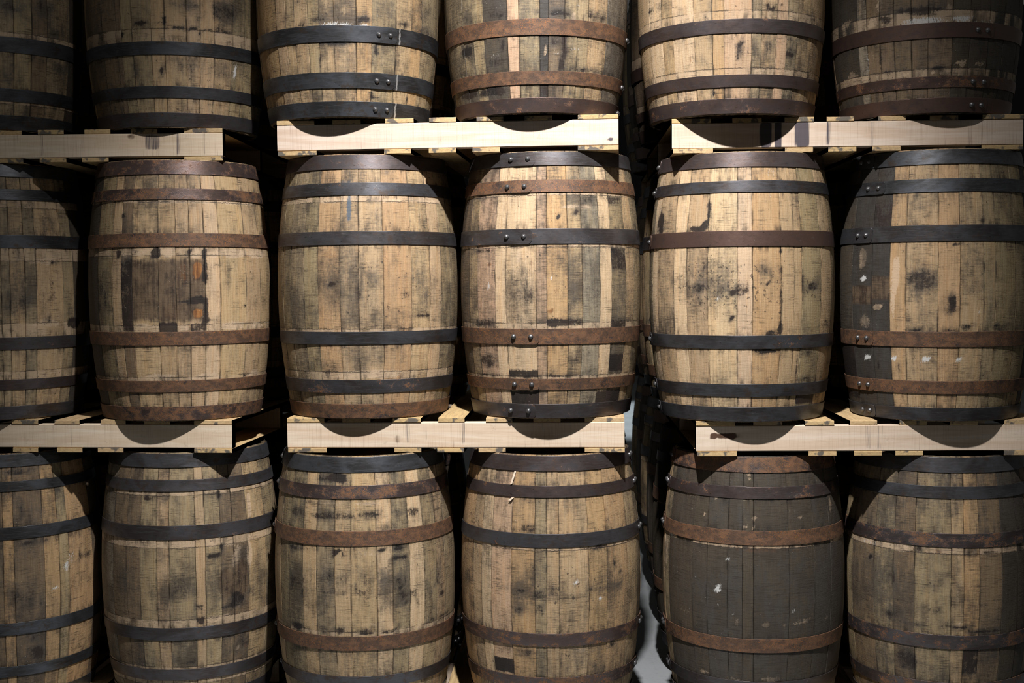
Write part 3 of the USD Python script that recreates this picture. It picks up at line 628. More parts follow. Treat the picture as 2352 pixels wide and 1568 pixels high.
# stains: angle, height, half sizes, kind (d dark, k dark within one stave, o rusty orange, p worn pale, w chalk white, b blue drip), strength
STAINS = {
 'A1':"0.68,0.184,0.106,0.032,d,1 0.63,0.244,0.041,0.021,d,0.8 0.53,0.829,0.18,0.016,d,0.9 0.53,0.4,0.161,0.059,d,0.6 0.47,0.424,0.08,0.021,o,0.4 0.62,0.584,0.132,0.008,d,0.9 0.79,0.585,0.07,0.005,d,0.9 0.55,0.689,0.017,0.027,d,0.7 1.03,0.474,0.041,0.021,w,0.8 1.1,0.498,0.066,0.032,w,0.45 0.9,0.406,0.048,0.003,w,0.8 1.23,0.51,0.02,0.027,d,1 1.32,0.498,0.114,0.005,d,0.7 1.14,0.586,0.183,0.009,d,0.6 1.05,0.547,0.124,0.008,d,0.5 0.71,0.646,0.069,0.008,d,0.5 0.64,0.67,0.024,0.021,o,0.5 0.73,0.38,0.034,0.032,d,0.5 0.45,0.336,0.096,0.011,d,0.5 0.55,0.168,0.103,0.008,d,0.6",
 'A2':"0.63,0.411,0.147,0.054,d,0.55 0.97,0.441,0.151,0.067,d,0.55 0.68,0.571,0.026,0.011,d,1.3 1.05,0.541,0.041,0.008,d,1.1 0.94,0.55,0.193,0.018,p,0.7 0.59,0.558,0.11,0.018,p,0.4 0.96,0.332,0.197,0.018,p,0.7 1.35,0.331,0.134,0.024,d,1.2 0.98,0.353,0.067,0.005,d,1 1.16,0.737,0.022,0.018,o,1 1,0.69,0.139,0.024,d,0.35 0.68,0.226,0.078,0.03,d,0.5 0.7,0.151,0.032,0.006,d,0.9 0.52,0.165,0.096,0.012,p,0.5 1,0.158,0.143,0.015,p,0.5 0.76,0.701,0.04,0.036,k,0.5",
 'A3':"0.62,0.419,0.181,0.026,d,0.6 1.01,0.432,0.139,0.03,d,0.6 0.97,0.327,0.068,0.005,p,0.8 1.14,0.326,0.078,0.005,p,0.9 1.14,0.34,0.077,0.005,d,0.9 1.27,0.227,0.129,0.015,d,0.6 0.78,0.177,0.126,0.011,d,0.4 0.61,0.18,0.072,0.015,d,0.4 0.96,0.244,0.137,0.034,d,0.3 1.17,0.252,0.065,0.011,p,0.3",
 'B1':"0.85,0.436,0.102,0.07,c,1.1 0.85,0.436,0.081,0.032,d,0.7 0.85,0.402,0.082,0.021,o,0.9 0.81,0.371,0.099,0.032,d,1 0.68,0.428,0.091,0.059,c,0.9 0.66,0.423,0.072,0.027,d,0.6 0.89,0.451,0.029,0.021,p,0.5 0.82,0.359,0.014,0.016,p,1.2 0.8,0.505,0.035,0.048,p,1.2 0.99,0.518,0.031,0.054,p,1.5 1.01,0.689,0.029,0.048,p,1.5 0.99,0.584,0.027,0.016,p,1.2 0.83,0.548,0.048,0.016,p,0.8 0.88,0.534,0.083,0.027,d,0.5 0.19,0.427,0.15,0.043,d,0.55 0.38,0.359,0.05,0.006,d,0.9 0.45,0.343,0.102,0.013,d,0.6 0.7,0.343,0.111,0.011,d,0.9 0.39,0.311,0.051,0.018,d,1.1 0.52,0.572,0.086,0.014,p,0.6 0.73,0.569,0.114,0.011,p,0.7 -0.18,0.573,0.153,0.013,p,0.4 0.23,0.578,0.134,0.013,p,0.4 0.59,0.31,0.161,0.013,p,0.9 0.21,0.31,0.118,0.009,p,0.5 -0.2,0.315,0.196,0.011,d,0.5 0.64,0.557,0.018,0.021,d,1.1 0.55,0.53,0.087,0.004,d,1.2 -0.16,0.426,0.094,0.032,d,0.4 0.02,0.406,0.07,0.043,d,0.5 0.89,0.213,0.11,0.027,d,0.7 0.93,0.198,0.056,0.021,o,0.8 0.81,0.195,0.017,0.013,p,1 0.27,0.167,0.106,0.011,d,0.8 0.2,0.18,0.123,0.008,d,0.4 0.63,0.742,0.03,0.015,d,1.2 0.24,0.739,0.213,0.008,p,0.5 0.79,0.742,0.165,0.008,p,0.5 1.17,0.296,0.146,0.011,p,0.7 -0.23,0.589,0.048,0.016,d,0.7 1.05,0.401,0.123,0.043,d,0.4 -0.44,0.741,0.175,0.009,d,0.6 -0.19,0.739,0.122,0.003,d,1 0.5,0.815,0.575,0.016,o,0.15 0.66,0.244,0.112,0.016,d,0.6",
 'B2':"0.1,0.321,0.038,0.015,k,1.6 0.16,0.321,0.084,0.015,k,1.5 0.49,0.319,0.038,0.013,k,0.9 -0.26,0.346,0.044,0.036,k,1 -0.11,0.328,0.061,0.012,p,1 -0.28,0.442,0.04,0.112,k,0.95 -0.06,0.447,0.039,0.103,n,0.85 0.18,0.447,0.037,0.103,n,0.95 0.34,0.446,0.036,0.103,n,1 -0.06,0.406,0.099,0.036,d,0.5 0.21,0.465,0.11,0.036,d,0.5 0.5,0.446,0.038,0.103,n,0.9 0.34,0.5,0.073,0.048,o,0.8 0.5,0.524,0.068,0.024,o,2.2 0.48,0.497,0.064,0.016,o,1.7 0.49,0.368,0.068,0.021,o,2.4 0.34,0.506,0.073,0.042,o,1.3 0.22,0.375,0.11,0.03,o,1.1 0.49,0.41,0.112,0.015,d,1.5 0.58,0.506,0.012,0.048,d,1.3 0.58,0.379,0.012,0.048,d,1.4 0.35,0.41,0.092,0.012,d,0.9 0.02,0.572,0.027,0.016,d,1.6 0.09,0.575,0.019,0.021,d,1.6 0.4,0.575,0.026,0.015,d,1.5 0.57,0.575,0.019,0.018,d,1.4 -0.38,0.574,0.05,0.018,d,1.2 -0.16,0.579,0.034,0.012,d,1 -0.11,0.573,0.081,0.016,p,0.7 0.19,0.572,0.074,0.016,p,1 0.47,0.569,0.064,0.015,p,1 0.67,0.572,0.101,0.013,p,1 0.93,0.573,0.192,0.015,p,1 1.31,0.569,0.2,0.016,p,0.8 -0.29,0.568,0.045,0.012,p,0.8 -0.51,0.569,0.069,0.012,p,0.6 0.91,0.322,0.213,0.012,p,1 1.28,0.321,0.19,0.012,p,0.8 0.34,0.32,0.052,0.012,p,0.9 0.57,0.319,0.058,0.011,p,0.5 0.59,0.151,0.313,0.005,p,1 0.06,0.152,0.325,0.005,p,1 1.27,0.151,0.198,0.006,p,1 1.1,0.15,0.043,0.008,d,1 0.24,0.748,0.597,0.003,p,1.1 1.07,0.748,0.267,0.004,p,1.1 1.06,0.395,0.027,0.006,d,1.3 0.72,0.533,0.062,0.007,d,0.7 0.67,0.348,0.081,0.007,d,0.6 1.21,0.475,0.165,0.036,d,0.35 -0.33,0.7,0.029,0.01,d,1 0.08,0.662,0.031,0.024,d,0.6 0.07,0.399,0.037,0.007,w,0.3 -0.3,0.676,0.038,0.036,d,0.5 -0.08,0.722,0.126,0.018,d,0.25 -0.68,0.442,0.148,0.109,d,0.6",
 'B3':"0.86,0.395,0.168,0.045,s,1.1 0.45,0.191,0.428,0.045,s,0.4 -0.07,0.339,0.099,0.005,d,1.3 0.32,0.333,0.091,0.002,d,1 0.49,0.335,0.07,0.003,d,1.2 0.64,0.334,0.061,0.004,d,1 0.82,0.328,0.136,0.006,d,0.9 0.54,0.319,0.021,0.008,d,1.2 0.7,0.325,0.076,0.011,d,0.4 0.47,0.198,0.036,0.019,d,0.9 0.45,0.167,0.017,0.008,d,1.1 0.47,0.184,0.02,0.038,o,0.6 0.15,0.184,0.012,0.015,d,1.1 0.14,0.192,0.01,0.011,d,0.9 -0.16,0.175,0.027,0.015,d,0.9 -0.17,0.204,0.019,0.023,d,0.5 -0.29,0.312,0.018,0.023,d,1 0.19,0.351,0.01,0.023,d,1 0.86,0.399,0.126,0.03,d,0.8 0.73,0.4,0.064,0.023,d,0.7 0.4,0.405,0.183,0.015,d,0.6 0.58,0.212,0.312,0.023,d,0.3 0.79,0.347,0.019,0.011,d,0.9 0.99,0.199,0.014,0.026,w,1 0.98,0.277,0.014,0.005,w,0.9 0.69,0.089,0.05,0.008,d,1 0.82,0.085,0.089,0.011,o,0.7 0.81,0.081,0.044,0.011,d,0.7 0.29,0.087,0.075,0.011,d,0.4 -0.26,0.351,0.028,0.008,d,0.6 -0.26,0.159,0.035,0.005,d,0.6 0.46,0.304,0.187,0.015,p,0.4 0.13,0.304,0.094,0.015,p,0.3 0,0.395,0.024,0.008,d,0.6 0.31,0.211,0.106,0.023,d,0.3 0.83,0.182,0.085,0.023,d,0.4",
 'C1':"0.15,0.452,0.835,0.084,s,0.35 -0.15,0.691,0.324,0.016,d,0.8 0.22,0.695,0.186,0.011,d,0.8 -0.06,0.689,0.07,0.016,d,0.8 0.73,0.696,0.124,0.013,d,0.7 -0.66,0.692,0.161,0.021,d,0.7 0.54,0.697,0.073,0.016,d,0.6 -0.47,0.729,0.133,0.008,d,0.6 -0.15,0.818,0.134,0.018,d,1.3 -0.35,0.813,0.072,0.018,d,0.8 -0.07,0.808,0.063,0.013,d,0.9 -0.65,0.452,0.154,0.069,d,0.65 -0.24,0.466,0.107,0.053,d,0.6 -0.06,0.468,0.067,0.042,d,0.55 0.16,0.452,0.113,0.058,d,0.65 0.38,0.469,0.066,0.042,d,0.5 0.56,0.447,0.089,0.058,d,0.7 0.77,0.411,0.082,0.053,d,0.5 0.95,0.437,0.098,0.053,d,0.55 1.11,0.443,0.08,0.053,d,0.7 0.17,0.305,0.115,0.011,d,1.3 -0.11,0.308,0.086,0.011,d,1 -0.29,0.307,0.067,0.008,d,1.1 0.41,0.299,0.085,0.006,d,1 0.53,0.311,0.042,0.011,d,0.7 -0.65,0.307,0.16,0.013,d,0.9 0.96,0.308,0.076,0.007,d,0.9 1.16,0.309,0.141,0.011,d,0.8 -0.11,0.579,0.051,0.011,d,1.2 0.35,0.581,0.056,0.007,d,1.2 -0.35,0.583,0.027,0.016,d,1 -0.16,0.57,0.014,0.019,d,1.2 -0.05,0.564,0.013,0.016,d,1.1 0.54,0.584,0.089,0.002,d,1.2 0.62,0.542,0.026,0.005,d,1.1 0.53,0.545,0.088,0.002,d,1 -0.71,0.575,0.111,0.014,d,0.7 -0.49,0.579,0.065,0.011,d,0.7 0.23,0.57,0.196,0.016,p,0.5 0.23,0.733,0.207,0.011,p,0.6 -0.19,0.734,0.168,0.011,p,0.5 0.72,0.545,0.118,0.032,p,0.4 1.15,0.392,0.053,0.007,d,1.2 0.71,0.427,0.059,0.004,d,1 0.6,0.395,0.036,0.005,d,0.9 -0.02,0.38,0.066,0.008,o,0.4 -0.22,0.518,0.106,0.021,o,0.35 0.22,0.331,0.114,0.011,p,0.5 -0.46,0.322,0.085,0.011,p,0.5 -0.09,0.337,0.068,0.011,p,0.4",
 'C2':"0.26,0.437,0.686,0.121,s,0.4 -0.23,0.453,0.049,0.008,d,1.3 0.52,0.419,0.121,0.018,d,0.55 0.45,0.416,0.048,0.01,d,0.5 0.79,0.351,0.169,0.01,d,1 0.97,0.337,0.118,0.006,d,0.7 -0.03,0.709,0.014,0.048,b,1 -0.07,0.787,0.125,0.018,b,0.5 0.14,0.402,0.148,0.036,o,0.35 -0.26,0.551,0.146,0.018,o,0.7 -0.7,0.391,0.192,0.073,d,0.45 0.18,0.467,0.111,0.024,d,0.4 0.26,0.425,0.112,0.036,o,0.3 -0.06,0.195,0.405,0.027,d,0.4 -0.53,0.205,0.327,0.036,d,0.4 0.17,0.152,0.482,0.012,p,1 -0.5,0.153,0.409,0.012,p,0.5 -0.21,0.734,0.172,0.011,p,0.9 0.44,0.734,0.124,0.01,p,0.9 0.24,0.733,0.118,0.013,d,0.7 0.91,0.737,0.231,0.012,p,0.7 -0.31,0.158,0.068,0.018,d,0.8 0.83,0.399,0.049,0.036,d,0.5 0.07,0.444,0.026,0.048,d,0.7",
 'C3':"0.05,0.312,0.336,0.022,s,0.6 1.06,0.329,0.192,0.05,s,0.6 -0.11,0.065,0.257,0.022,s,0.5 0.36,0.316,0.068,0.014,d,1.2 0.36,0.321,0.056,0.007,d,0.8 -0.13,0.316,0.105,0.011,d,0.7 0.14,0.314,0.066,0.014,d,0.7 0.24,0.309,0.044,0.014,d,0.6 -0.33,0.304,0.077,0.007,d,0.9 0.8,0.31,0.086,0.012,d,0.9 1.15,0.305,0.178,0.012,d,0.7 -0.35,0.374,0.039,0.006,d,0.8 0.16,0.36,0.099,0.011,d,0.4 0.5,0.228,0.017,0.025,d,0.9 0.49,0.207,0.029,0.009,d,0.9 0.02,0.237,0.229,0.005,d,0.9 -0.13,0.178,0.01,0.022,d,0.8 0.44,0.192,0.01,0.029,d,0.6 0.44,0.076,0.018,0.017,d,1 -0.11,0.068,0.077,0.005,d,0.7 0.05,0.067,0.074,0.009,d,0.4 0.51,0.063,0.053,0.005,d,0.8 0.94,0.066,0.026,0.018,d,0.8 1.14,0.379,0.173,0.036,d,0.5 -0.54,0.331,0.046,0.018,d,0.5 0.05,0.298,0.179,0.002,w,0.7 0.34,0.297,0.068,0.002,w,0.6 0.53,0.328,0.107,0.006,w,0.35 0.36,0.184,0.071,0.036,o,0.25 0.55,0.202,0.1,0.043,d,0.25 0.74,0.196,0.023,0.05,d,0.6 -0.1,0.072,0.257,0.011,d,0.3",
 'D1':"0.14,0.449,0.665,0.058,s,0.5 -0.22,0.653,0.07,0.018,d,0.9 -0.19,0.653,0.034,0.016,k,0.5 -0.27,0.647,0.018,0.008,p,1 -0.29,0.436,0.104,0.013,d,0.8 -0.09,0.428,0.098,0.016,d,0.8 0.07,0.434,0.081,0.016,d,0.6 0.04,0.45,0.065,0.016,d,0.5 0.24,0.422,0.116,0.011,d,0.5 0.52,0.44,0.113,0.016,d,0.6 0.76,0.445,0.139,0.007,d,0.7 0.63,0.435,0.061,0.007,d,0.7 -0.09,0.381,0.049,0.016,d,0.9 -0.32,0.377,0.071,0.019,d,0.7 -1.04,0.458,0.119,0.032,d,0.6 -0.5,0.449,0.058,0.021,d,0.6 -0.91,0.546,0.091,0.047,d,0.5 -0.15,0.5,0.02,0.037,d,0.7 0.17,0.469,0.049,0.005,d,0.5 0.79,0.517,0.029,0.026,d,0.9 0.87,0.492,0.052,0.007,d,0.9 -0.5,0.178,0.104,0.023,k,1.4 -0.49,0.178,0.094,0.021,d,1.2 -0.27,0.23,0.124,0.016,d,0.7 -0.51,0.231,0.103,0.016,d,0.5 0.74,0.243,0.056,0.013,d,0.9 -0.08,0.239,0.101,0.013,d,0.6 0.04,0.237,0.067,0.013,d,0.5 0.36,0.234,0.072,0.011,p,0.8 -0.19,0.448,0.023,0.016,o,0.6 -0.32,0.538,0.105,0.032,o,0.3 -0,0.649,0.067,0.021,d,0.3 0.24,0.719,0.105,0.021,d,0.3 0.57,0.581,0.078,0.003,d,1.1 0.16,0.81,0.072,0.016,d,0.4 -0.75,0.804,0.106,0.016,d,0.4 -0.43,0.733,0.078,0.013,d,0.5 0.59,0.411,0.02,0.004,w,1 0.29,0.47,0.01,0.003,w,1 0.14,0.577,0.02,0.012,w,0.5 -0.57,0.415,0.032,0.063,p,0.4 -0.77,0.432,0.035,0.105,p,0.3 -0.24,0.342,0.154,0.032,o,0.3 0.37,0.382,0.105,0.042,o,0.2",
 'D2':"0.12,0.44,0.801,0.121,s,0.3 -0.27,0.073,0.044,0.023,k,1.6 0.75,0.07,0.059,0.024,k,1.5 0.67,0.071,0.027,0.024,k,1.2 -0.88,0.318,0.068,0.015,d,1 -0.73,0.319,0.165,0.015,d,0.9 0.1,0.32,0.037,0.015,k,1.1 0.29,0.325,0.039,0.013,k,0.9 -0.07,0.32,0.037,0.012,k,0.5 0.84,0.315,0.057,0.015,k,1 -0.3,0.153,0.042,0.016,k,1.1 -0.73,0.145,0.179,0.008,d,0.9 0.12,0.146,0.239,0.008,d,0.9 0.47,0.368,0.042,0.067,k,0.3 0.49,0.167,0.09,0.008,d,0.7 0.82,0.181,0.06,0.03,k,1.2 -0.74,0.193,0.175,0.024,d,0.8 0.28,0.205,0.1,0.018,d,0.6 0.02,0.167,0.029,0.008,d,1.2 -0.27,0.429,0.156,0.073,d,0.6 -0.17,0.47,0.034,0.085,o,0.6 -0.31,0.543,0.04,0.03,p,0.8 -0.67,0.511,0.035,0.008,o,1.2 -0.83,0.391,0.042,0.008,o,0.8 0.02,0.358,0.03,0.012,o,1.1 0.1,0.451,0.11,0.054,o,0.45 -0.04,0.498,0.037,0.079,o,0.5 0.29,0.416,0.077,0.036,d,0.5 0.78,0.532,0.053,0.036,k,0.9 0.81,0.729,0.179,0.018,d,0.8 0.38,0.725,0.168,0.018,d,0.6 -0.1,0.72,0.079,0.024,d,0.5 -0.06,0.661,0.038,0.03,d,0.5 0.11,0.675,0.01,0.008,d,1.5 0.3,0.685,0.02,0.005,d,1.5 0.33,0.705,0.184,0.002,p,1 -0.86,0.744,0.286,0.006,d,0.8 -0.55,0.742,0.073,0.006,d,0.7 -0.56,0.471,0.032,0.018,o,0.6 -0.68,0.444,0.036,0.012,w,0.8 0.03,0.475,0.026,0.008,w,0.7 0.19,0.083,0.125,0.018,d,0.35 1.08,0.316,0.179,0.015,d,0.6 -0.77,0.566,0.174,0.005,d,0.9",
 'D3':"-0.81,0.213,0.1,0.025,d,1.1 -0.9,0.206,0.062,0.022,d,0.6 -0.4,0.168,0.142,0.025,d,0.7 -0.45,0.213,0.116,0.018,d,0.5 -0.32,0.223,0.036,0.022,d,0.9 0.35,0.213,0.029,0.05,d,1.2 0.31,0.156,0.048,0.022,d,1.1 0.26,0.229,0.092,0.011,d,0.9 0.25,0.196,0.046,0.032,p,0.4 0.14,0.198,0.034,0.004,p,1.2 0.14,0.215,0.023,0.014,p,0.3 0.49,0.145,0.053,0.011,d,1 0.57,0.14,0.069,0.006,d,0.9 0.8,0.143,0.152,0.007,d,0.7 0.97,0.138,0.193,0.005,d,0.7 -0.03,0.139,0.105,0.004,o,0.6 -0.4,0.316,0.122,0.018,d,0.8 -0.45,0.351,0.138,0.043,d,0.55 -0.74,0.322,0.164,0.018,d,0.5 0.29,0.319,0.136,0.014,d,1 0.75,0.318,0.182,0.014,d,0.8 0.27,0.307,0.101,0.005,o,0.7 0.44,0.307,0.044,0.004,p,1.5 0.2,0.342,0.026,0.022,p,0.5 -0.49,0.076,0.214,0.022,d,1 -0.88,0.081,0.192,0.022,d,1 0.13,0.072,0.024,0.022,k,1 0.46,0.061,0.067,0.007,d,0.5 0.14,0.132,0.01,0.004,d,0.5 0.47,0.205,0.062,0.002,w,0.5 0.29,0.191,0.07,0.001,w,0.44 -0.41,0.194,0.063,0.001,w,0.44 0.49,0.346,0.02,0.009,w,0.5 -1.16,0.212,0.151,0.043,d,0.5",
 'E1':"-0.49,0.446,0.059,0.006,w,1.2 -0.53,0.441,0.025,0.007,w,0.66 -0.4,0.547,0.01,0.005,w,0.66 -1.08,0.487,0.029,0.005,w,0.44 -1.08,0.466,0.029,0.004,w,0.33 -0.78,0.468,0.019,0.006,w,0.39 -0.63,0.407,0.015,0.007,w,0.33 -0.48,0.398,0.017,0.003,w,0.55 0.33,0.376,0.015,0.004,w,0.66 -0.33,0.36,0.01,0.002,w,0.55 -1.22,0.592,0.081,0.004,w,0.77 -0,0.586,0.195,0.015,o,0.8 -0.27,0.589,0.033,0.014,o,1.3 0.02,0.589,0.036,0.012,o,1.2 -0.13,0.583,0.097,0.013,o,0.7 0.23,0.585,0.035,0.012,o,0.9 0.36,0.582,0.074,0.011,o,0.6 -0.21,0.659,0.023,0.013,p,0.8 -0.11,0.657,0.033,0.014,p,0.5 -0.1,0.684,0.03,0.003,p,1 -0.5,0.714,0.074,0.021,p,0.25 -0.54,0.746,0.042,0.003,p,1 -0.67,0.689,0.032,0.004,p,0.6 0.9,0.712,0.043,0.026,p,0.9 0.01,0.335,0.045,0.011,p,0.9 0.39,0.334,0.114,0.013,p,0.6 0.49,0.339,0.049,0.011,p,0.6 0.21,0.323,0.017,0.007,p,0.7 0.77,0.336,0.058,0.013,p,0.6 -0.29,0.336,0.015,0.013,p,0.7 -0.95,0.339,0.159,0.008,p,0.5 -0.46,0.335,0.175,0.013,o,0.3 -0.34,0.434,0.066,0.016,p,0.2 0.33,0.488,0.091,0.032,d,0.3 0.06,0.393,0.13,0.021,d,0.3 -0.17,0.826,0.025,0.021,p,0.7 -0.38,0.804,0.11,0.026,b,0.3 -0.7,0.149,0.087,0.006,p,0.8 -0.36,0.136,0.108,0.008,p,0.6 0.08,0.141,0.14,0.008,p,0.7 0.41,0.686,0.047,0.003,p,0.8 -0.91,0.747,0.129,0.003,p,0.7 -0.17,0.748,0.102,0.003,p,0.6 0.6,0.526,0.018,0.021,p,0.5 -1.37,0.534,0.088,0.063,p,0.8",
 'E2':"-0.43,0.452,0.447,0.097,s,1 0.12,0.456,0.203,0.073,s,0.9 -0.14,0.428,0.161,0.091,s,0.8 0.72,0.443,0.206,0.042,s,0.8 -0.28,0.382,0.483,0.073,s,0.5 0.27,0.358,0.118,0.036,s,0.5 -1.19,0.667,0.084,0.037,d,1.3 -1.16,0.64,0.061,0.018,d,1.3 -0.58,0.638,0.127,0.012,d,1.3 -0.48,0.69,0.014,0.054,d,1 -0.5,0.65,0.053,0.015,d,1.1 -0.48,0.717,0.021,0.012,d,1.2 -0.57,0.446,0.082,0.021,d,0.8 -0.49,0.523,0.032,0.008,d,0.9 -0.35,0.452,0.112,0.036,d,0.55 -0.11,0.44,0.072,0.036,d,0.65 0.12,0.485,0.092,0.036,d,0.5 0.15,0.459,0.022,0.006,d,1.2 0.7,0.446,0.095,0.016,d,0.9 0.39,0.438,0.084,0.036,d,0.45 0.63,0.075,0.058,0.021,k,1.6 0.17,0.236,0.107,0.008,d,1.3 0.03,0.242,0.056,0.006,d,0.7 0.29,0.308,0.028,0.018,d,1.3 0.2,0.293,0.097,0.003,d,1 0.29,0.568,0.012,0.011,d,1.2 0.29,0.41,0.01,0.157,d,0.75 0.54,0.711,0.034,0.067,d,0.55 0.56,0.496,0.029,0.097,d,0.55 0.48,0.559,0.04,0.008,d,0.7 -0.21,0.341,0.01,0.004,d,1.4 -0.21,0.428,0.016,0.004,d,1.2 0.09,0.646,0.076,0.018,o,0.5 0.13,0.727,0.118,0.073,o,0.25 -0.54,0.382,0.037,0.01,o,0.7 -0.35,0.408,0.026,0.007,w,0.7 0.2,0.742,0.036,0.006,w,0.6 0.23,0.817,0.085,0.018,w,0.35 0.52,0.181,0.014,0.048,d,1 0.67,0.137,0.177,0.004,d,1 0.65,0.229,0.112,0.003,d,0.9 -0.87,0.464,0.053,0.008,d,0.6 -0.77,0.429,0.12,0.036,d,0.35 -0.28,0.55,0.11,0.012,o,0.4 -0.43,0.318,0.035,0.012,d,0.6 -0.3,0.544,0.055,0.03,p,0.4 0.17,0.189,0.138,0.048,o,0.3 1,0.317,0.205,0.018,d,0.6 0.46,0.769,0.096,0.024,d,0.5 0.14,0.814,0.207,0.016,d,0.45",
 'E3':"-0,0.204,0.066,0.039,s,1 0.58,0.216,0.088,0.039,s,0.7 -1.04,0.357,0.181,0.032,s,0.6 -0.43,0.201,0.355,0.054,s,0.3 -0.01,0.22,0.055,0.014,d,0.9 -0.02,0.198,0.037,0.009,d,1.1 -0.03,0.17,0.027,0.005,d,1 -0.05,0.185,0.013,0.004,d,0.9 0.56,0.191,0.058,0.009,d,1.2 0.54,0.202,0.028,0.014,d,0.9 0.54,0.239,0.033,0.018,d,0.7 0.15,0.204,0.046,0.029,d,0.6 0.3,0.201,0.061,0.036,d,0.5 0.33,0.215,0.037,0.014,d,0.6 0.33,0.324,0.059,0.009,d,1.1 0.29,0.34,0.035,0.018,d,1 0.35,0.347,0.035,0.011,d,0.8 0.54,0.335,0.022,0.007,d,1 0.44,0.343,0.012,0.004,d,1.1 -0.23,0.193,0.022,0.011,d,0.6 -0.55,0.182,0.031,0.006,o,0.9 -0.39,0.234,0.08,0.022,o,0.4 -0.37,0.316,0.067,0.014,o,0.45 -0.43,0.178,0.059,0.022,d,0.3 -0.31,0.212,0.013,0.036,d,0.5 -0.58,0.34,0.073,0.022,d,0.2 0.87,0.314,0.128,0.018,d,0.7 -0.86,0.368,0.14,0.022,d,0.5 -1.13,0.361,0.069,0.009,d,0.8 -1.03,0.212,0.08,0.05,d,0.35 -1.1,0.069,0.142,0.014,d,0.6 -0.74,0.073,0.021,0.014,d,0.7 -0.56,0.075,0.12,0.014,o,0.4 -0.3,0.073,0.015,0.012,d,0.9 0.38,0.148,0.091,0.004,d,0.7 -0.14,0.149,0.045,0.011,p,0.3 0.55,0.056,0.155,0.011,d,0.4 0.2,0.066,0.112,0.014,d,0.25",
 'F1':"-0.54,0.452,0.492,0.105,s,0.3 -1.06,0.584,0.217,0.008,w,0.5 -1.02,0.585,0.185,0.011,p,0.9 -0.63,0.586,0.136,0.013,p,1.6 -0.77,0.586,0.055,0.009,p,1.2 -0.28,0.581,0.139,0.011,o,1 -0.45,0.584,0.048,0.015,d,1 -0.23,0.582,0.062,0.008,d,0.6 -0.08,0.586,0.063,0.011,p,0.8 0.03,0.581,0.032,0.014,d,1 0.11,0.581,0.033,0.012,p,1 0.27,0.582,0.091,0.008,d,0.9 0.51,0.581,0.135,0.009,p,0.8 -0.71,0.491,0.025,0.032,d,0.8 -0.76,0.478,0.026,0.019,d,0.7 -0.64,0.495,0.04,0.007,d,0.6 -0.71,0.439,0.071,0.047,d,0.4 -0.26,0.477,0.107,0.032,d,0.45 -0.31,0.388,0.123,0.021,d,0.5 -0.71,0.349,0.142,0.032,d,0.7 -0.59,0.329,0.201,0.016,d,0.7 -0.17,0.333,0.077,0.016,d,0.8 -0.03,0.327,0.095,0.011,d,1 0.26,0.317,0.218,0.011,d,1 -0.38,0.312,0.094,0.008,o,0.6 -0.32,0.34,0.093,0.011,p,0.3 -1.03,0.536,0.019,0.005,d,1.4 -0.96,0.456,0.013,0.047,d,0.6 -0.6,0.206,0.14,0.042,d,1 -0.35,0.223,0.096,0.026,o,0.3 0.07,0.213,0.067,0.047,k,1 -0.23,0.711,0.257,0.021,d,0.35 -0.65,0.731,0.107,0.016,d,0.6 -0.43,0.737,0.099,0.007,p,0.4 -0.08,0.53,0.078,0.021,d,0.4 -0.03,0.49,0.022,0.058,p,0.5 -0.04,0.34,0.016,0.016,p,0.8 -0.47,0.625,0.324,0.002,p,0.2 0.44,0.222,0.218,0.021,p,0.2",
 'F2':"-0.38,0.463,0.195,0.049,s,0.6 -0.09,0.381,0.106,0.055,s,0.5 -1.08,0.537,0.052,0.037,p,1 -1.04,0.325,0.093,0.027,p,0.7 -0.83,0.32,0.056,0.018,p,0.35 -1.06,0.413,0.056,0.031,n,0.9 -0.84,0.44,0.044,0.037,n,0.9 -0.65,0.487,0.039,0.068,p,0.9 -0.69,0.404,0.016,0.092,p,0.8 -0.38,0.463,0.168,0.037,d,0.8 -0.31,0.486,0.052,0.012,d,0.7 -0.46,0.416,0.072,0.025,d,0.6 -0.09,0.387,0.067,0.034,d,0.9 -0.11,0.363,0.042,0.012,d,0.8 -0.38,0.533,0.106,0.043,o,0.5 -0.43,0.381,0.09,0.074,o,0.35 -0.04,0.578,0.05,0.01,d,0.9 -0.45,0.304,0.073,0.01,d,1 0.06,0.308,0.112,0.011,d,0.9 -0.11,0.305,0.071,0.005,d,0.8 0.45,0.309,0.145,0.012,d,0.8 0.16,0.438,0.115,0.037,d,0.35 -1.06,0.475,0.044,0.004,w,1.4 -0.87,0.379,0.06,0.003,p,1.3 -1.04,0.206,0.051,0.005,w,1.3 -0.69,0.205,0.029,0.003,w,1.2 -0.34,0.204,0.04,0.003,w,1.2 -0.01,0.204,0.049,0.003,w,1 -0.89,0.187,0.039,0.017,d,1.1 -0.63,0.178,0.041,0.022,d,0.8 -1.35,0.185,0.098,0.074,k,1.1 -1.46,0.07,0.102,0.018,k,1 -0.76,0.683,0.043,0.055,k,0.8 -0.75,0.814,0.046,0.018,k,0.7 -0.35,0.69,0.11,0.049,o,0.35 0.23,0.653,0.033,0.015,d,0.9 0.18,0.354,0.027,0.007,w,0.6",
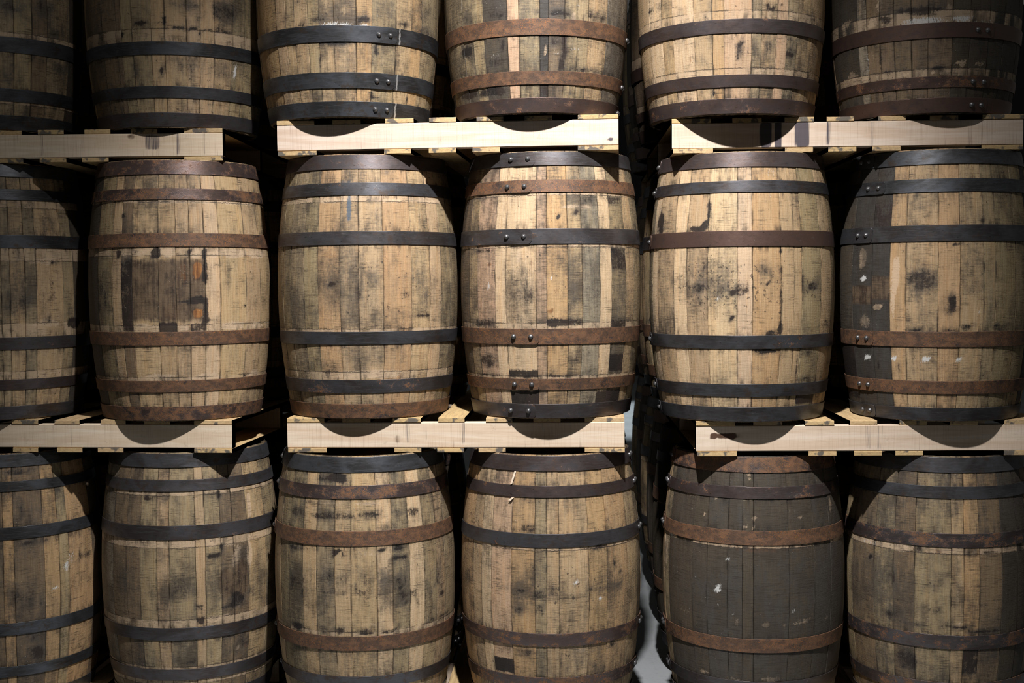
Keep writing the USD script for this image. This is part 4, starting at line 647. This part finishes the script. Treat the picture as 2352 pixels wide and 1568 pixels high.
 'F3':"-0.3,0.328,0.251,0.018,d,1 -0.66,0.317,0.094,0.014,d,0.9 -0.48,0.333,0.087,0.014,d,0.7 -0.66,0.296,0.071,0.007,d,0.8 -0.02,0.326,0.053,0.011,p,0.7 -0.2,0.325,0.015,0.014,p,1.1 -0.03,0.335,0.015,0.011,p,1 -0.27,0.292,0.316,0.003,w,0.9 0.12,0.294,0.135,0.004,w,0.9 0.39,0.29,0.202,0.003,w,0.5 -1.17,0.326,0.097,0.016,p,0.6 -1.21,0.311,0.102,0.009,p,0.7 -0.81,0.303,0.065,0.014,p,1.2 -0.71,0.36,0.021,0.025,p,1 -0.96,0.37,0.035,0.036,p,0.7 -0.98,0.315,0.059,0.029,d,0.6 -1.14,0.147,0.115,0.014,p,0.9 -0.18,0.134,0.033,0.009,p,1 -0.04,0.133,0.057,0.009,p,1 0.13,0.155,0.071,0.013,p,0.7 0.35,0.157,0.068,0.014,p,0.6 -0.47,0.128,0.046,0.005,p,0.9 -0.79,0.128,0.022,0.007,p,1 -0.64,0.138,0.098,0.011,d,0.9 -0.31,0.14,0.067,0.011,d,0.6 -0.11,0.147,0.111,0.005,d,1 -0.96,0.157,0.077,0.018,d,0.7 -0.47,0.15,0.08,0.007,d,0.6 0.28,0.21,0.202,0.036,d,0.5 -0.89,0.182,0.01,0.043,w,0.4 -0.8,0.199,0.039,0.032,p,0.3 -0.74,0.193,0.01,0.032,d,0.8 -0.3,0.176,0.175,0.003,d,0.6 0.1,0.209,0.069,0.022,o,0.3 -0.09,0.066,0.093,0.007,d,0.4",
}

# tone letter and grime (tenths) of the staves that face the aisle, left to right
STAVES = {
 'A1': 'B5 W5 B5 W4 O4 W4 B5', 'A2': 'O5 O5 T3 O4 T4 O4 D6', 'A3': 'O5 O5 B5 O6 D6',
 'B1': 'G7 B6 B6 O5 T5 O5 T1 O5 B6 B6 T5 O6', 'B2': 'D6 O4 T3 B4 T4 T4 T3 T3 L2 T2 T3 T3', 'B3': 'B5 B5 B4 O3 O3 T2 T3 T3 T3 T4 O4 O4',
 'C1': 'T3 O5 O6 T4 O5 T4 T4 L4 O5 L2 O5 T5 O5', 'C2': 'O5 O5 O6 O6 W5 T5 T4 W3 T4 T3 O5 O5', 'C3': 'W4 T3 T4 T4 O4 T3 T4 W2 O4 T4 W3 O4',
 'D1': 'W5 T4 L3 P4 W4 O5 T4 T4 W4 W4 T4 O5', 'D2': 'B7 T6 P5 L1 L3 P6 W5 T6 G6 L2 O7 T5 O6', 'D3': 'O7 O7 O5 D7 P1 O6 K8 B7 O6 O5 T5 G7',
 'E1': 'T4 O6 D6 D7 D8 D8 D6 D8 D8 D9 D9', 'E2': 'O5 L3 T4 L1 T2 L1 L0 W1 T1 T1 O3 T2 O3', 'E3': 'T3 L3 T2 L3 T3 W1 P2 O5 T4 P2 O4 T3 T3',
 'F1': 'O5 B5 O6 B6 O5 T4 W5 B6 D7 D8', 'F2': 'D8 K8 K9 W2 T4 W3 T3 O4 O4 O5', 'F3': 'D7 G5 B2 B6 B5 B5 B5 D6 D7 D7 D8',
}
# (rust, even brown tint) of the six hoops, top to bottom
HOOPS = {
 'A1': [(0, 0)] * 6, 'A2': [(0, 0), (0, 0), (0, 0), (.1, .3), (.2, .4), (.05, .2)], 'A3': [(0, 0)] * 6,
 'B1': [(.05, .1), (.15, .2), (.1, .2), (.15, .2), (.05, .3), (.1, .2)], 'B2': [(.35, .8), (.5, .7), (.75, .6), (.75, .6), (.8, .6), (.6, .7)], 'B3': [(0, 0), (0, 0), (0, 0), (0, 0), (0, .1), (.05, .3)],
 'C1': [(.05, 0), (.4, .6), (.9, .6), (.9, .6), (.1, .2), (.3, .3)], 'C2': [(.12, .4), (.1, .1), (.1, .2), (.05, .1), (.25, .2), (.75, .5)], 'C3': [(0, 0)] * 6,
 'D1': [(.2, .4), (.25, .5), (.08, .15), (.4, .7), (.5, .5), (.4, .4)], 'D2': [(.12, .2), (.75, .7), (.2, .2), (.75, .5), (.85, .7), (.2, .3)], 'D3': [(.6, .5), (.8, .5), (.6, .5), (.8, .7), (.9, .5), (.25, .8)],
 'E1': [(.6, .7), (.3, .5), (.95, .6), (.75, .7), (.1, .3), (.2, .3)], 'E2': [(.0, .5), (.1, .15), (-.1, 1.2), (.12, .1), (.05, .1), (.05, .1)], 'E3': [(.2, .4), (.2, .5), (.2, .5), (.2, .45), (.2, .6), (.25, .7)],
 'F1': [(0, .1), (.1, .1), (.4, .4), (.35, .4), (.35, .4), (.3, .3)], 'F2': [(0, 0), (0, 0), (.05, .1), (.75, .6), (.75, .7), (.05, .1)], 'F3': [(.1, 1.0), (.1, 1.0), (.1, 1.0), (.15, 1.0), (.4, .9), (.1, 1.0)],
}
DUST = {'C2': 0.9, 'D2': 0.8, 'E1': 1.0, 'E2': 0.8, 'B2': 0.7, 'C3': 0.8, 'A1': 0.2, 'A2': 0.35, 'A3': 0.2, 'F1': 0.25}
# ghost strips beside the hoops: above and below each hoop, top to bottom (1 = the tar line stands 3 cm off)
GHOSTS = {
 'B2': (0, 0, 0, .25, .0, .95, .75, 0, .35, 0, 0, 0), 'A2': (0, 0, 0, .9, 0, 1.5, 1.6, 0, .95, 0, 0, 0), 'B1': (0, 0, 0, .5, 0, .95, .9, 0, .25, .5, 0, 0),
 'F1': (0, 0, 0, .12, 0, .75, 0, 0, 0, 0, 0, 0), 'C2': (0, 0, 0, .7, 0, 0, .3, 0, .9, 0, 0, 0), 'D2': (0, 0, 0, .3, 0, .35, .6, 0, .3, 0, 0, 0),
 'E1': (0, 0, 0, .0, 0, .35, 0, 0, 0, 0, 0, 0), 'D1': (0, 0, 0, 0, 0, .35, 0, 0, 0, 0, 0, 0), 'B3': (0, 0, 0, .9, 0, 0, 1.4, 0, 0, 0, 0, 0),
 'E3': (0, 0, 0, .6, 0, 0, .9, 0, .65, 0, 0, 0), 'F3': (0, 0, 0, .6, 0, .7, 1.3, 0, .8, 0, 0, 0), 'C1': (0, 0, 0, 0, 0, 0, .5, 0, 0, 0, 0, 0), 'A3': (0, 0, 0, .4, 0, 0, .5, 0, 0, .3, 0, 0),
}


def lap(pairs):
    return [p[1] + 0.085 for p in pairs], pairs


_d3 = [(1.26 + .02 * k, 1.40 + .02 * k) for k in (0, 2, 1, 3, 0, 1)]
LAPS = {
 'D2': lap([(-0.444, -0.229), (-0.463, -0.258), (-0.444, -0.25), (-0.372, -0.182), (-0.394, -0.19), (-0.473, -0.244)][0:6]),
 'C3': lap([(.5, .63)] * 3 + [(0.506, 0.636), (0.495, 0.628), (0.489, 0.635)]),
 'F2': lap([(-1.253, -1.102), (-1.05, -0.9), (-1.15, -1.021), (-1.144, -1.008), (-1.188, -1.041), (-1.201, -1.065)]),
 'F3': lap([(.3, .42)] * 3 + [(0.288, 0.405), (0.275, 0.412), (0.289, 0.416)]),
 'D1': lap([(1.38, 1.52)] * 6), 'C1': lap([(-1.52, -1.38)] * 6), 'E1': lap([(-1.62, -1.50)] * 6), 'E2': lap([(-1.66, -1.53)] * 6), 'D3': lap([(1.42, 1.56)] * 6),
}

# ------------------------------------------------------------------ the stacks
# each stack: ground, lower and upper pallet as (x, y, yaw); stringer heights; bottom of its first barrels
STACKS = {
 1: dict(high=(.0952, .0815, .0795), pallets=[(-1.345, .09, 0.0), (-1.3355, .0796, -.037), (-1.3597, .0738, .0424)]),
 2: dict(high=(.0980, .0864, .0864), pallets=[(.0, .045, 0.0), (.0068, .0484, -.0027), (-.0099, .0279, -.0303)]),
 3: dict(high=(.0864, .0864, .0835), pallets=[(1.392, .05, 0.0), (1.3927, .0464, .0196), (1.3155, .0598, .0189)]),
}
LABELS = {
 'A1': 'shadowed brown barrel with plain dark hoops, leftmost on the bottom tier',
 'A2': 'half shadowed barrel with blue-black shiny upper hoops, leftmost on the middle tier',
 'A3': 'very dim barrel in the top left corner, cut by the frame',
 'B1': 'grey-brown bottom tier barrel with one clean pale stave and charred streaks',
 'B2': 'middle tier barrel with a large burnt brown and orange patch and rusty hoops',
 'B3': 'top tier barrel with a white chalk drip and dark smooth hoops',
 'C1': 'bottom tier barrel with brown rusty bilge hoops and black hatched smudges',
 'C2': 'olive-tan barrel with a blue paint drip under its second hoop',
 'C3': 'top tier barrel with three riveted black hoops chalked white at the joints',
 'D1': 'tan bottom tier barrel with a blue-grey upper bilge hoop and a splinter at its top',
 'D2': 'mottled middle barrel with riveted hoops, pale staves beside dark blocks',
 'D3': 'top tier barrel with wide rusty hoops, black staves and one pinkish clean stave',
 'E1': 'dark grimy bottom tier barrel with a bright rust-brown upper bilge hoop',
 'E2': 'cleanest pale barrel with a smooth reddish-brown upper bilge hoop, middle tier',
 'E3': 'pale tan top tier barrel with brown-grey hoops and small black spots',
 'F1': 'dim bottom tier barrel at the right edge with a pale strip under its bilge hoop',
 'F2': 'middle tier barrel at the right edge with black staves on its left side',
 'F3': 'dark barrel in the top right corner with red-brown hoops and a white chalk line',
}
WHERE = {'A': 'leftmost', 'B': 'second from left', 'C': 'third from left', 'D': 'fourth from left', 'E': 'fifth from left', 'F': 'rightmost'}
TIER = {'1': 'bottom', '2': 'middle', '3': 'top'}
PALLET_LABELS = {
 (1, 0): 'pallet on the floor under the left pair of bottom tier barrels', (2, 0): 'pallet on the floor under the central pair of bottom tier barrels', (3, 0): 'pallet on the floor under the right pair of bottom tier barrels',
 (1, 1): 'dim new pine pallet at left between the bottom and middle tiers', (2, 1): 'pale pine pallet in the centre between the bottom and middle tiers', (3, 1): 'pine pallet with a dark knot, at right between the bottom and middle tiers',
 (1, 2): 'dim pine pallet at left between the middle and top tiers', (2, 2): 'brightest cream pine pallet in the centre, between the middle and top tiers', (3, 2): 'cream pine pallet with dark ink streaks, at right between the middle and top tiers',
}
MARKS = {
 (3, 1): [(-.515, .052, .016, .007, 'k', 1.5), (-.475, .052, .050, .007, 'k', 1.1), (-.455, .050, .016, .012, 'k', 1.3), (-.43, .05, .03, .01, 'k', .5), (.02, .05, .05, .05, 'i', .35)],
 (3, 2): [(-.265, .045, .018, .05, 'i', 1.3), (-.222, .045, .011, .06, 'i', 1.3), (-.16, .045, .008, .05, 'i', .9), (-.146, .045, .006, .05, 'i', .9), (-.132, .045, .007, .05, 'i', 1.0), (-.06, .05, .004, .05, 'i', .7), (.085, .05, .003, .06, 'i', .5)],
 (2, 1): [(-.16, .06, .006, .05, 'i', .5), (-.19, .03, .02, .02, 'k', .5), (-.10, .05, .016, .03, 'i', .4), (.03, .06, .006, .05, 'i', .6), (.30, .05, .004, .05, 'i', .4)],
 (2, 2): [(.548, .02, .009, .009, 'i', .9), (.0, .05, .05, .02, 'k', .25), (-.35, .05, .06, .02, 'k', .25)],
 (1, 2): [(.33, .05, .03, .03, 'i', .6), (.42, .05, .01, .05, 'i', .5), (.51, .05, .006, .05, 'i', .5), (-.05, .05, .005, .05, 'i', .5), (.26, .07, .02, .012, 'k', .6)],
 (1, 1): [(.28, .05, .02, .05, 'i', .3), (.0, .05, .006, .05, 'i', .4)],
}
GROUP_FRONT, GROUP_BACK = 'oak barrels in the front row', 'oak barrels in the second row'
ROW = 0.645
for number, st in STACKS.items():
    pair = {1: 'AB', 2: 'CD', 3: 'EF'}[number]
    z = FLOOR_Z
    for level in range(3):
        px, py, yaw = st['pallets'][level]
        make_pallet(PALLET_LABELS[number, level], (px, py, z), yaw, st['high'][level], number * 10 + level, MARKS.get((number, level), ()), 'pine pallets under the barrels')
        z += 2 * PLANK + st['high'][level]
        for col in pair:
            key = col + str(level + 1)
            root = make_barrel(key, LABELS[key], z, GROUP_FRONT)
            x, y = BARRELS[key][0]
            other = {'A': 'B', 'B': 'A', 'C': 'D', 'D': 'C', 'E': 'F', 'F': 'E'}[col] + str(level + 1)
            BARRELS[key] = BARRELS[key] + ((root, z),)
        z += HEIGHT
# the second row stands behind the first on the same pallets: each is a copy of a barrel, turned about
for number, st in STACKS.items():
    pair = {1: 'AB', 2: 'CD', 3: 'EF'}[number]
    for level in range(3):
        for col in pair:
            key = col + str(level + 1)
            src = {'A': 'D', 'B': 'C', 'C': 'E', 'D': 'B', 'E': 'F' if level else 'E', 'F': 'D'}[col] + str(level + 1)
            (x, y), z = BARRELS[key][0], BARRELS[key][3][1]
            rnd = random.Random('row' + key)
            copy(BARRELS[src][3][0], 'oak_barrel', 'dark second-row barrel behind the %s barrel of the %s tier' % (WHERE[col], TIER[key[1]]), 'barrel',
                 (x + rnd.uniform(-.006, .006), y + ROW, z), rnd.uniform(60, 300), GROUP_BACK)
# further stacks behind the right one, seen only through the gap beside it
for deep in (1, 2):
    z = FLOOR_Z
    for level in range(3 if deep == 1 else 2):
        px, py, yaw = STACKS[3]['pallets'][level]
        src = '/World/wooden_pallet' + '_%03d' % (6 + level)
        copy(src, 'wooden_pallet', 'dark %s pallet in the %s stack behind the right-hand stack' % (('floor', 'lower', 'upper')[level], ('next', 'rearmost')[deep - 1]), 'pallet', (px + .01, py + 1.30 * deep, z), 0.0, 'pallets of the stacks behind')
        z += 2 * PLANK + STACKS[3]['high'][level]
        for row in (0, 1):
            key = 'E' + str(level + 1)
            copy(BARRELS[('E' if level == 0 else 'F', 'B')[row] + str(level + 1)][3][0], 'oak_barrel', 'dark %s tier barrel in the %s row of the right-hand stacks' % (TIER[key[1]], ('third', 'fourth', 'fifth', 'sixth')[2 * deep - 2 + row]), 'barrel',
                 (BARRELS[key][0][0] + .005 * deep, BARRELS[key][0][1] + 1.30 * deep + ROW * row, z), 150 + 40 * level + 70 * row, 'oak barrels in the rear rows')
        z += HEIGHT
